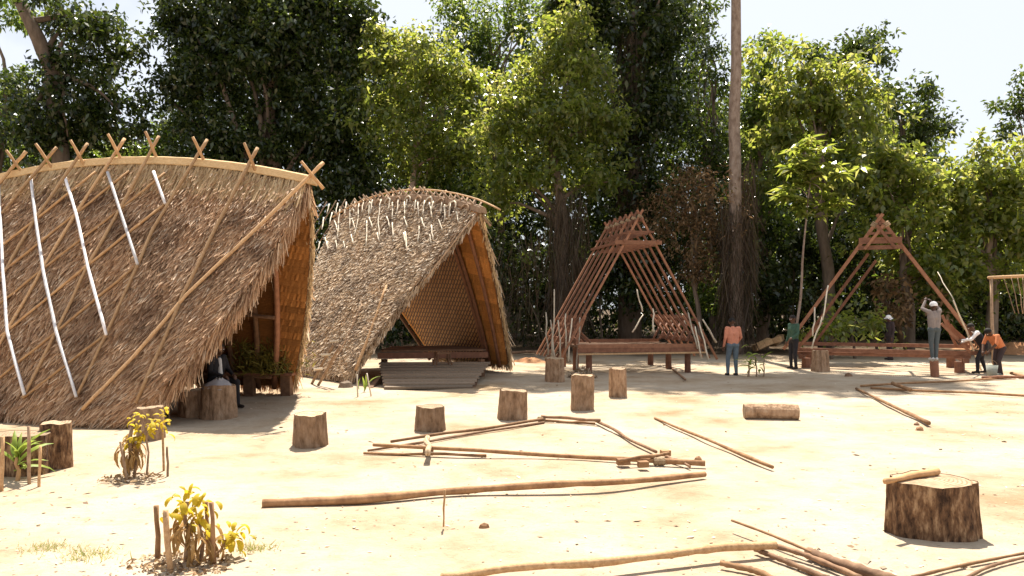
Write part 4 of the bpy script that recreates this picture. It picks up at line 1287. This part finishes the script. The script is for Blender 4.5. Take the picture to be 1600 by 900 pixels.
for s in (-1, 1):
    v, f = capsule(Vector((-.1, .07 * s, .90)), Vector((.06, .085 * s, 1.16)), .125, .122, 14); mbv.add(v, f)
mbv.build('vest', M['black_cloth'], vest, True)
p = G(1558, 586)
person(p, math.radians(195), 'person in rust-orange shirt bending over beside the black vest', 'rust_shirt', 'dark_trouser', 'boot',
       pose=dict(pelvis=(-.1, 0, .84), chest=(.08, 0, 1.06), neck=(.22, 0, 1.20), head=(.32, 0, 1.28), shL=(.17, .18, 1.17), shR=(.17, -.18, 1.17), elL=(.28, .24, .94), elR=(.25, -.24, .92), wrL=(.42, .14, .74), wrR=(.38, -.14, .72),
                 hipL=(-.1, .09, .80), hipR=(-.1, -.09, .80), knL=(.06, .11, .45), knR=(-.04, -.11, .45), anL=(-.02, .12, .08), anR=(-.14, -.12, .08)), sleeve='short')
p = P(1391, 545, 29)
person((p.x, 29), math.radians(180), 'distant person in pale hat behind the half built frame', 'dark_trouser', 'dark_trouser', hat='brim', pose=dict(head=(.06, 0, 1.56)))
p = G(318, 640)
person((p.x + .12, p.y + .30), math.radians(-25), 'seated person in dark jacket and white shirt inside the large hut', 'black_cloth', 'black_cloth',
       pose=dict(pelvis=(0, 0, .56), chest=(.03, 0, .86), neck=(.05, 0, 1.05), head=(.09, 0, 1.18), shL=(.03, .18, 1.0), shR=(.03, -.18, 1.0), elL=(.1, .24, .74), elR=(.1, -.24, .74), wrL=(.32, .14, .66), wrR=(.32, -.14, .66),
                 hipL=(.02, .1, .55), hipR=(.02, -.1, .55), knL=(.43, .13, .52), knR=(.43, -.13, .52), anL=(.45, .13, .09), anR=(.42, -.13, .09)))
sp_ = [o for o in bpy.data.objects if o.name.startswith('person')][-1]
mbv = MB(); v, f = capsule(Vector((.125, 0, .66)), Vector((.10, 0, .96)), .05, .045, 12); mbv.add(v, f); mbv.build('shirt_front', M['white_cloth'], sp_, True)
# stool under the sitter
stump(312, 606, 646, 34, 'low log seat under the seated person', flare=0, group=G_ST, seed=9)
thing_pole([G(1533, 578, .02), P(1490, 470, 22.6)], .035, .03, 'pale pole held upright by the person in the black vest', 'cream', amp=.02, group=None, n=8)
thing_pole([P(1490, 468, 23.2), P(1465, 425, 24.3)], .02, .018, 'thin pale branch above the held pole', 'cream', amp=.03, group=None, n=6)
thing_pole([P(1119, 535, 23.2), P(1098, 499, 23.0)], .045, .03, 'pale peeled pole leaning on the right corner of the timber frame', 'cream', group=None, n=5, amp=.01)
# bucket beside the bent worker
bk = empty('bucket', G(1550, 589), 0, 'grey bucket on the ground in front of the bending person', 'bucket')
mb = MB(); K = 16
vs = [(math.cos(2 * PI * k / K) * r, math.sin(2 * PI * k / K) * r, z) for r, z in ((.12, 0), (.155, .34), (.145, .335), (.112, .02)) for k in range(K)]
mb.add(vs, [(j * K + k, j * K + (k + 1) % K, (j + 1) * K + (k + 1) % K, (j + 1) * K + k) for j in range(3) for k in range(K)] + [tuple(range(3 * K, 4 * K)), tuple(reversed(range(K)))])
mb.build('pail', M['boot'], bk, True)
mb = MB(); mb.tube([(math.cos(t) * .15, 0, .33 + math.sin(t) * .14) for t in np.linspace(0, PI, 9)], .006, 5); mb.build('handle', M['stick'], bk)

# wooden swing frame at the right
sw = empty('swing_frame', P(1575, 520, 27.5), 0, 'pale wooden swing frame with hanging ropes at the right edge', 'swing frame')
sw.location.z = 0
def swp(a, b, r, name, m):
    mb = MB(); mb.tube([local(sw, v) for v in wobble(a, b, 5, .02, r * 99)], r, 7); mb.build(name, M[m], sw, True)
swp(P(1549, 433, 27.5), Vector((P(1552, 500, 27.5).x, 27.5, -.05)), .05, 'post', 'stick')
swp(P(1549, 433, 27.5), Vector((P(1528, 500, 27.5).x, 26.6, -.05)), .04, 'brace', 'stick')
swp(P(1544, 434, 27.5), P(1660, 429, 27.5), .06, 'top_beam', 'pole')
swp(P(1655, 430, 27.5), Vector((P(1655, 500, 27.5).x, 27.5, -.05)), .06, 'post', 'pole')
for xa, xb in ((1568, 1586), (1580, 1592), (1590, 1598), (1598, 1600)):
    swp(P(xa, 434, 27.4), P(xb, 490, 27.2), .014, 'rope', 'stick')
# red earth mounds at the right
def mound(px, py, rx, ry, h, label):
    c = G(px, py); mb = MB(); K, R = 20, 6; vs = [(0, 0, h)]
    for j in range(1, R):
        f = j / (R - 1)
        for k in range(K):
            a = 2 * PI * k / K; q = f * (1 + .15 * math.sin(3 * a + px) + .08 * math.sin(7 * a))
            vs.append((rx * q * math.cos(a), ry * q * math.sin(a), h * (math.cos(f * PI) * .5 + .5) * (1 + .25 * math.sin(5 * a + f * 6)) - (.03 if j == R - 1 else 0)))
    mb.add(vs, [(0, 1 + k, 1 + (k + 1) % K) for k in range(K)] + [(1 + (j - 1) * K + k, 1 + j * K + k, 1 + j * K + (k + 1) % K, 1 + (j - 1) * K + (k + 1) % K) for j in range(1, R - 1) for k in range(K)])
    o = mb.build('earth_mound', M['earth'], None, True); o.location = (c.x, c.y, 0); tag(o, label, 'earth mound', 'mounds of dug earth')
mound(1590, 552, 1.5, .8, .45, 'reddish mound of dug earth behind the bending workers at the right edge')
mound(1520, 546, 1.0, .6, .25, 'low reddish earth mound behind the black-vested worker')
mound(828, 566, 1.0, .5, .16, 'low sandy rise between the small hut and timber frame')

# ------------------------------------------------------------------ trees
def leaves(centers, rc, per, L, w, droop=.25, rosette=False):
    n = len(centers) * per
    c = np.repeat(centers, per, 0)
    r = RNG
    off = r.normal(size=(n, 3)); off /= np.linalg.norm(off, axis=1, keepdims=True)
    if rosette:
        a = np.tile(np.arange(per) * 2 * PI / per, len(centers)) + np.repeat(r.uniform(0, 6.28, len(centers)), per)
        d = np.stack([np.cos(a), np.sin(a), r.uniform(-.55, .25, n)], -1)
        base = c + d * .03
        nr = np.tile(np.array([0, 0, 1.]), (n, 1)) + r.normal(0, .25, (n, 3))
    else:
        base = c + off * rc * r.uniform(.1, 1, (n, 1))
        d = off * .6 + r.normal(0, .6, (n, 3)); d[:, 2] -= droop
        nr = off * .4 + np.array([0, 0, .8]) + r.normal(0, .55, (n, 3))
    d /= np.linalg.norm(d, axis=1, keepdims=True)
    s = np.cross(d, nr); s /= np.linalg.norm(s, axis=1, keepdims=True)
    up = np.cross(s, d)
    ln = L * r.uniform(.6, 1.3, (n, 1)); ww = w * r.uniform(.7, 1.25, (n, 1))
    mid = base + d * ln * .45
    tip = base + d * ln + np.array([0, 0, -1.]) * ln * r.uniform(0, .25, (n, 1))
    f = up * ww * .22
    return np.stack([base, mid + s * ww * .5 + f, tip, mid - s * ww * .5 + f], 1)

def limb(mb, a, b, r0, r1, seed, sag=0.0, n=7, amp=None):
    L = (Vector(b) - Vector(a)).length
    pts = wobble(a, b, n, L * .05 if amp is None else amp, seed, -sag)
    mb.tube(pts, [r0 + (r1 - r0) * i / (n - 1) for i in range(n)], 7, rough=.06)

def tree(name, label, d, lobes, base_px, tr, leaf='mid_leaf', L=.30, w=.13, dens=1.0, trunk_mat='trunk', trunk_top=None, rosette=False, cat='tree', group='forest trees behind the clearing', limbs=5, base_d=None, rc=.42, hollow=.35, trunk_pts=None, clump=.55, top_limbs=False):
    bd = base_d or d
    if not rosette: L, w = L * 1.02, w * 1.3
    bx = (base_px - 800) / FPX * bd
    root = empty(name, (bx, bd, 0), 0, label, cat, group)
    cs, ws = [], []
    for (px, py, rx, ry) in lobes:
        c = P(px, py, d); ax = rx * d / FPX; az = ry * d / FPX
        ay = min(ax, az) * 1.0
        area = PI * rx * ry
        L_s = L
        pl = 1200 / d * (L * w * 450 if not rosette else L * w * 520) / 100   # rough leaf size on screen
        n = int(dens * area * 1.15 / max(pl, 2))
        per = 11 if rosette else 14
        nc = max(3, n // per)
        v = RNG.normal(size=(nc, 3)); v /= np.linalg.norm(v, axis=1, keepdims=True)
        q = hollow + (1 - hollow) * RNG.uniform(0, 1, (nc, 1)) ** .6
        # broken outline: some sectors reach out, some fall back
        k = 1 + .16 * np.sin(v[:, 0:1] * 7 + px) + .13 * np.sin(v[:, 2:3] * 9 + py) + .10 * RNG.normal(size=(nc, 1))
        pos = np.array(c) + v * q * k * np.array([ax, ay, az]) - np.array([bx, bd, 0])
        if not rosette and clump > 0:
            nb = max(4, nc // 9)                     # sprays of leaves gathered round branch ends
            pick = RNG.integers(0, nb, nc)
            sz = clump * RNG.uniform(.5, 1.4, (nb, 1))
            pos = pos[:nb][pick] + RNG.normal(size=(nc, 3)) * sz[pick] * np.array([1, 1, .55]) + (pos - pos[:nb][pick]) * .10
        cs.append(pos)
    cen = np.concatenate(cs)
    cen = cen[cen[:, 2] > .15]
    V = leaves(cen, rc, 11 if rosette else 14, L, w, rosette=rosette)
    V[:, :, 2] = np.maximum(V[:, :, 2], .03)
    cr = quads('crown', V, M[leaf], root)
    mb = MB()
    if trunk_pts:
        pts = [Vector(p) - root.location for p in trunk_pts]
        n = len(pts)
        dense = []
        for i in range(n - 1): dense += wobble(pts[i], pts[i + 1], 5, .05, i + base_px)[:-1]
        dense.append(pts[-1])
        mb.tube(dense, [tr * (1.15 - .55 * i / (len(dense) - 1)) for i in range(len(dense))], 10, rough=.05)
        top = pts[-1]
        start = dense[len(dense) // 2:]
    else:
        tx, ty = trunk_top or (sum(l[0] for l in lobes) / len(lobes), sum(l[1] for l in lobes) / len(lobes))
        top = P(tx, ty, d) - root.location
        pts = wobble((0, 0, -.1), top, 12, min(.22, tr * 1.2), base_px)
        mb.tube(pts, [tr * (1.15 - .75 * i / 11) for i in range(12)], 10, rough=.05)
        start = pts[5:]
    limbs_mb = []
    for i in range(limbs * 2):
        lb = lobes[i % len(lobes)]
        e = P(lb[0] + random.uniform(-.6, .6) * lb[2], lb[1] + random.uniform(-.5, .6) * lb[3], d + random.uniform(-.4, .4) * lb[2] * d / FPX) - root.location
        s = start[random.randrange(len(start))] if not top_limbs else start[-1 - random.randrange(2)]
        if e.z < s.z + .3 and not top_limbs: s = start[0]
        lm = MB(); limb(lm, s, e, tr * .38, tr * .07, i, .3); limbs_mb.append(lm)
    trk = mb.build('trunk', M[trunk_mat], root, True)
    for lm in limbs_mb: lm.build('limb', M[trunk_mat], trk, True)
    return root

def vines(root, x, y, z0, z1, rx, n, L, mat='vine', lab=None):
    """hanging lianas and dead fronds round a trunk (root-local)"""
    r = RNG
    a = r.uniform(0, 2 * PI, n); q = rx * np.sqrt(r.uniform(.05, 1, n))
    b = np.stack([x + q * np.cos(a), y + q * np.sin(a), r.uniform(z0 + L * .6, z1, n)], -1)
    d = np.stack([r.normal(0, .22, n), r.normal(0, .22, n), -np.ones(n)], -1)
    s = np.stack([np.cos(a * 7), np.sin(a * 7), np.zeros(n)], -1)
    ln = L * r.uniform(.4, 1.3, (n, 1)); w = r.uniform(.005, .018, (n, 1))
    e = b + d * ln; e[:, 2] = np.maximum(e[:, 2], .02)
    o = quads('vines', np.stack([b - s * w, b + s * w, e + s * w * .6, e - s * w * .6], 1), M[mat], root); o['kind'] = 'stuff'
    return o

T = tree
T('broadleaf_tree', 'dark spreading tree with a bare forked limb against the sky, far left', 38, [(115, 110, 95, 70), (165, 60, 65, 60), (120, 190, 80, 60), (185, 190, 50, 45), (95, 20, 40, 35), (60, 220, 55, 45)], 98, .42, 'deep_leaf', .30, .13, 1.0, limbs=4,
  trunk_pts=[(0 + (98 - 800) / FPX * 38, 38, -.1), P(98, 280, 38), P(82, 110, 37.5), P(52, 45, 37), P(30, 0, 37)])
T('broadleaf_tree', 'bright green tree cut by the left edge of the view', 42, [(8, 140, 48, 55), (0, 30, 40, 35), (20, 215, 50, 40)], -10, .3, 'mid_leaf', .32, .14)
T('broadleaf_tree', 'sunlit shrubby tree showing between the crossed ridge poles of the large hut', 45, [(215, 235, 45, 35), (180, 245, 40, 30), (250, 225, 30, 35)], 205, .15, 'mid_leaf', .3, .13, .8)
T('broadleaf_tree', 'massive very dark tree towering behind both thatched huts', 40, [(400, 80, 135, 110), (330, 40, 85, 90), (490, 50, 100, 100), (400, -40, 150, 60), (560, 20, 40, 50), (270, 30, 40, 40), (440, 210, 150, 95), (295, 135, 50, 60), (530, 170, 60, 110), (340, 230, 80, 60), (560, 260, 70, 60)], 420, .6, 'deep_leaf', .30, .12, 1.15)
T('broadleaf_tree', 'yellowish-green dense tree above the small hut crest', 39, [(650, 92, 75, 68), (695, 160, 65, 70), (620, 180, 55, 70), (660, 235, 80, 50), (720, 220, 40, 50), (610, 80, 38, 45)], 620, .22, 'light_leaf', .28, .12, 1.0, 'trunk_pale')
T('broadleaf_tree', 'thin grey-green tree with pale open branches against the sky, top centre', 46, [(715, 15, 45, 30), (765, 80, 45, 35), (795, 25, 35, 35), (740, 120, 45, 40), (850, 10, 35, 30), (775, 45, 60, 50), (700, 60, 40, 40)], 800, .28, 'mid_leaf', .26, .10, .75, 'trunk_pale', limbs=7)
T('broadleaf_tree', 'bright yellow-green tree with vine-hung trunk, centre of the forest edge', 36, [(860, 75, 55, 50), (905, 110, 50, 50), (815, 150, 50, 55), (930, 190, 42, 55), (790, 215, 45, 55), (865, 190, 75, 70), (830, 270, 60, 45), (770, 290, 45, 50), (930, 270, 45, 50), (890, 40, 25, 30)], 886, .36, 'light_leaf', .27, .12, 1.0)
tv = [o for o in C.objects if o.name.startswith('broadleaf_tree')][-1]
vines(tv, 0, -.3, 0, 7.5, 1.0, 1500, 1.6)
vines(tv, -2.4, 0, 0, 5.5, 1.2, 450, 1.3)
T('broadleaf_tree', 'tall dark tree left of the pale bare trunk', 39, [(985, 20, 105, 70), (900, 0, 60, 40), (1050, 60, 50, 60), (1010, 120, 80, 70), (1035, 200, 60, 60), (960, 230, 65, 70), (1010, 300, 80, 60), (930, 50, 50, 50), (985, -90, 110, 90)], 985, .55, 'deep_leaf', .30, .12, 1.0)
tv = [o for o in C.objects if o.name.startswith('broadleaf_tree')][-1]
vines(tv, 0, -.6, 6, 16, .8, 900, 1.5)
T('broadleaf_tree', 'slender ragged tree just left of the pale bare trunk top', 42, [(1105, 25, 32, 35), (1098, 70, 20, 30), (1118, 120, 24, 50), (1110, 190, 45, 70), (1130, 240, 40, 60)], 1114, .18, 'dark_leaf', .28, .11, .6)
# tall bare trunk; its unseen crown is shaped to shade the timber frame
tt = tree('tall_bare_tree', 'very tall tree with straight pale bare trunk and vine-wrapped base', 33, [(890, -330, 130, 80), (1020, -350, 150, 90), (1140, -340, 110, 75)], 1150, .26, 'mid_leaf', .40, .17, 3.0, 'trunk_pale',
          trunk_pts=[((1152 - 800) / FPX * 33, 33, -.1), P(1152, 380, 33), P(1147, 200, 33), P(1150, 60, 33), P(1147, -100, 33), P(1140, -330, 33)], limbs=4, top_limbs=True)
vines(tt, 0, 0, .3, 6.6, .75, 1500, 1.4)
vines(tt, .5, .5, 2.5, 8.5, .6, 700, 1.3)
T('dry_shrub', 'brown withered climbing shrub left of the pale trunk', 34, [(1085, 300, 45, 45), (1060, 335, 38, 38), (1105, 345, 40, 45), (1095, 400, 45, 50)], 1095, .12, 'dry_leaf', .20, .06, .5, cat='shrub', group=None)
T('broadleaf_tree', 'dusky green tree right behind the pale bare trunk', 38, [(1195, 125, 38, 50), (1178, 160, 30, 60), (1190, 220, 40, 60), (1200, 300, 45, 60), (1180, 360, 40, 60)], 1190, .25, 'mid_leaf', .28, .12, .9)
T('broadleaf_tree', 'lime-green broad tree right of the pale trunk, below the distant round crown', 35, [(1225, 110, 48, 40), (1290, 145, 70, 45), (1335, 175, 48, 50), (1260, 185, 60, 50), (1310, 225, 60, 45), (1330, 280, 45, 50), (1215, 240, 35, 45)], 1290, .3, 'light_leaf', .34, .14, 1.0)
T('broadleaf_tree', 'distant tree with dark round crown standing highest against the right sky', 52, [(1345, 62, 46, 36), (1275, 80, 32, 28), (1305, 95, 45, 25), (1365, 85, 25, 28)], 1330, .35, 'dark_leaf', .36, .15, .9)
T('broadleaf_tree', 'dark compact tree at the right end of the skyline before the open sky', 40, [(1415, 165, 48, 40), (1440, 195, 34, 32), (1385, 150, 28, 24), (1400, 210, 40, 30)], 1410, .25, 'dark_leaf', .30, .13, 1.0)
T('broadleaf_tree', 'leafy yellow-green tree above the half built frame', 33, [(1395, 250, 50, 40), (1440, 265, 38, 45), (1365, 290, 45, 50), (1420, 320, 55, 50), (1460, 330, 30, 50), (1470, 400, 45, 50), (1430, 395, 45, 45), (1380, 360, 40, 40)], 1420, .22, 'light_leaf', .30, .14, .95)
T('umbrella_tree', 'slim pale-stemmed young tree with umbrella leaf whorls between the two frames', 30, [(1265, 232, 34, 14), (1250, 262, 44, 22), (1290, 275, 40, 22), (1230, 300, 30, 18), (1275, 318, 42, 16)], 1238, .055, 'light_leaf', .50, .16, 1.1, 'trunk_pale', (1266, 285), True, limbs=4, top_limbs=True)
T('broadleaf_tree', 'large olive-green tree filling the right edge', 33, [(1530, 285, 55, 50), (1580, 275, 45, 55), (1500, 335, 45, 55), (1560, 360, 65, 60), (1610, 330, 50, 80), (1540, 240, 30, 22), (1510, 400, 50, 45), (1590, 410, 50, 40)], 1545, .25, 'light_leaf', .30, .13, 1.0)
T('broadleaf_tree', 'dark branch-fringed tree poking in from the far right edge', 44, [(1592, 185, 30, 35), (1605, 130, 30, 22), (1570, 205, 30, 10), (1640, 170, 40, 60)], 1640, .3, 'dark_leaf', .30, .13, .8)
# understorey
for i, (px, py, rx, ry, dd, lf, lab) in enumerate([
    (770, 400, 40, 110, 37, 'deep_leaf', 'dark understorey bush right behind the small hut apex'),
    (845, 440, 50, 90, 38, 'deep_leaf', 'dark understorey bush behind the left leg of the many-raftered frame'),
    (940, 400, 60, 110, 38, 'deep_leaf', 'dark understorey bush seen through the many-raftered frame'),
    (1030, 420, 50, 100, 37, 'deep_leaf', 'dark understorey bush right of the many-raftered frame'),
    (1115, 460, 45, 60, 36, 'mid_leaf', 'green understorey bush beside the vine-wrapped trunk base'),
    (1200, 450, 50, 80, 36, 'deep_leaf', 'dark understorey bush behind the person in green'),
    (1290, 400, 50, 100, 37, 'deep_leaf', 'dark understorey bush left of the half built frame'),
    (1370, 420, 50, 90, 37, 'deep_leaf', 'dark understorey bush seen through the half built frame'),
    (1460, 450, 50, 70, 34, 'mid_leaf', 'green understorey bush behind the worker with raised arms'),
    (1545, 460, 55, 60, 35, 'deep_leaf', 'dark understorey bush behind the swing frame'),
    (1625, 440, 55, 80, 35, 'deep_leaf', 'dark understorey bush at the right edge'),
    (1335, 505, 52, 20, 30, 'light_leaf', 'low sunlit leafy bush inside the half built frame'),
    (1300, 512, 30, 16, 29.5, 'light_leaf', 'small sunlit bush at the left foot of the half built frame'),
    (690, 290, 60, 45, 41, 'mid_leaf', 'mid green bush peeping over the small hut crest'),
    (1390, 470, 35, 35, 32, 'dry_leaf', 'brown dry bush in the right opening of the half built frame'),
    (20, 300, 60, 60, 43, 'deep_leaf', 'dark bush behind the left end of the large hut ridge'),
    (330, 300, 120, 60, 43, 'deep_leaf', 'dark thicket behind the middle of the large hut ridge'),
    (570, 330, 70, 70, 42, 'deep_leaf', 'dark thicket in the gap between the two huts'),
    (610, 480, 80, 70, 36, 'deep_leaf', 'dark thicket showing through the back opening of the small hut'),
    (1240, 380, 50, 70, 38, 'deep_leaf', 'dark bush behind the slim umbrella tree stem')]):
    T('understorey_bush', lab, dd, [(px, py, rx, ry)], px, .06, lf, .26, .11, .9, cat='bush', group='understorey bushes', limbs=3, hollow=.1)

# deep forest behind: one mass
prof = [(-300, 60), (0, 150), (100, 200), (240, 225), (290, 90), (320, -20), (560, -20), (600, 70), (680, 110), (760, 150), (830, 60), (880, -30), (1080, -20), (1110, 120), (1140, 200), (1190, 150), (1380, 190), (1460, 225), (1490, 300), (1600, 280), (1900, 200)]
n = 23000
px = RNG.uniform(-300, 1900, n); d = RNG.uniform(45, 66, n)
top = np.interp(px, [a for a, b in prof], [b for a, b in prof])
py = top + (520 - top) * RNG.uniform(0, 1, n) + RNG.normal(0, 8, n)
cen = np.stack([(px - 800) / FPX * d, d, np.maximum(.3, CAMH - (py - HOR) * d / FPX)], -1)
V = leaves(cen, 1.1, 12, .48, .22)
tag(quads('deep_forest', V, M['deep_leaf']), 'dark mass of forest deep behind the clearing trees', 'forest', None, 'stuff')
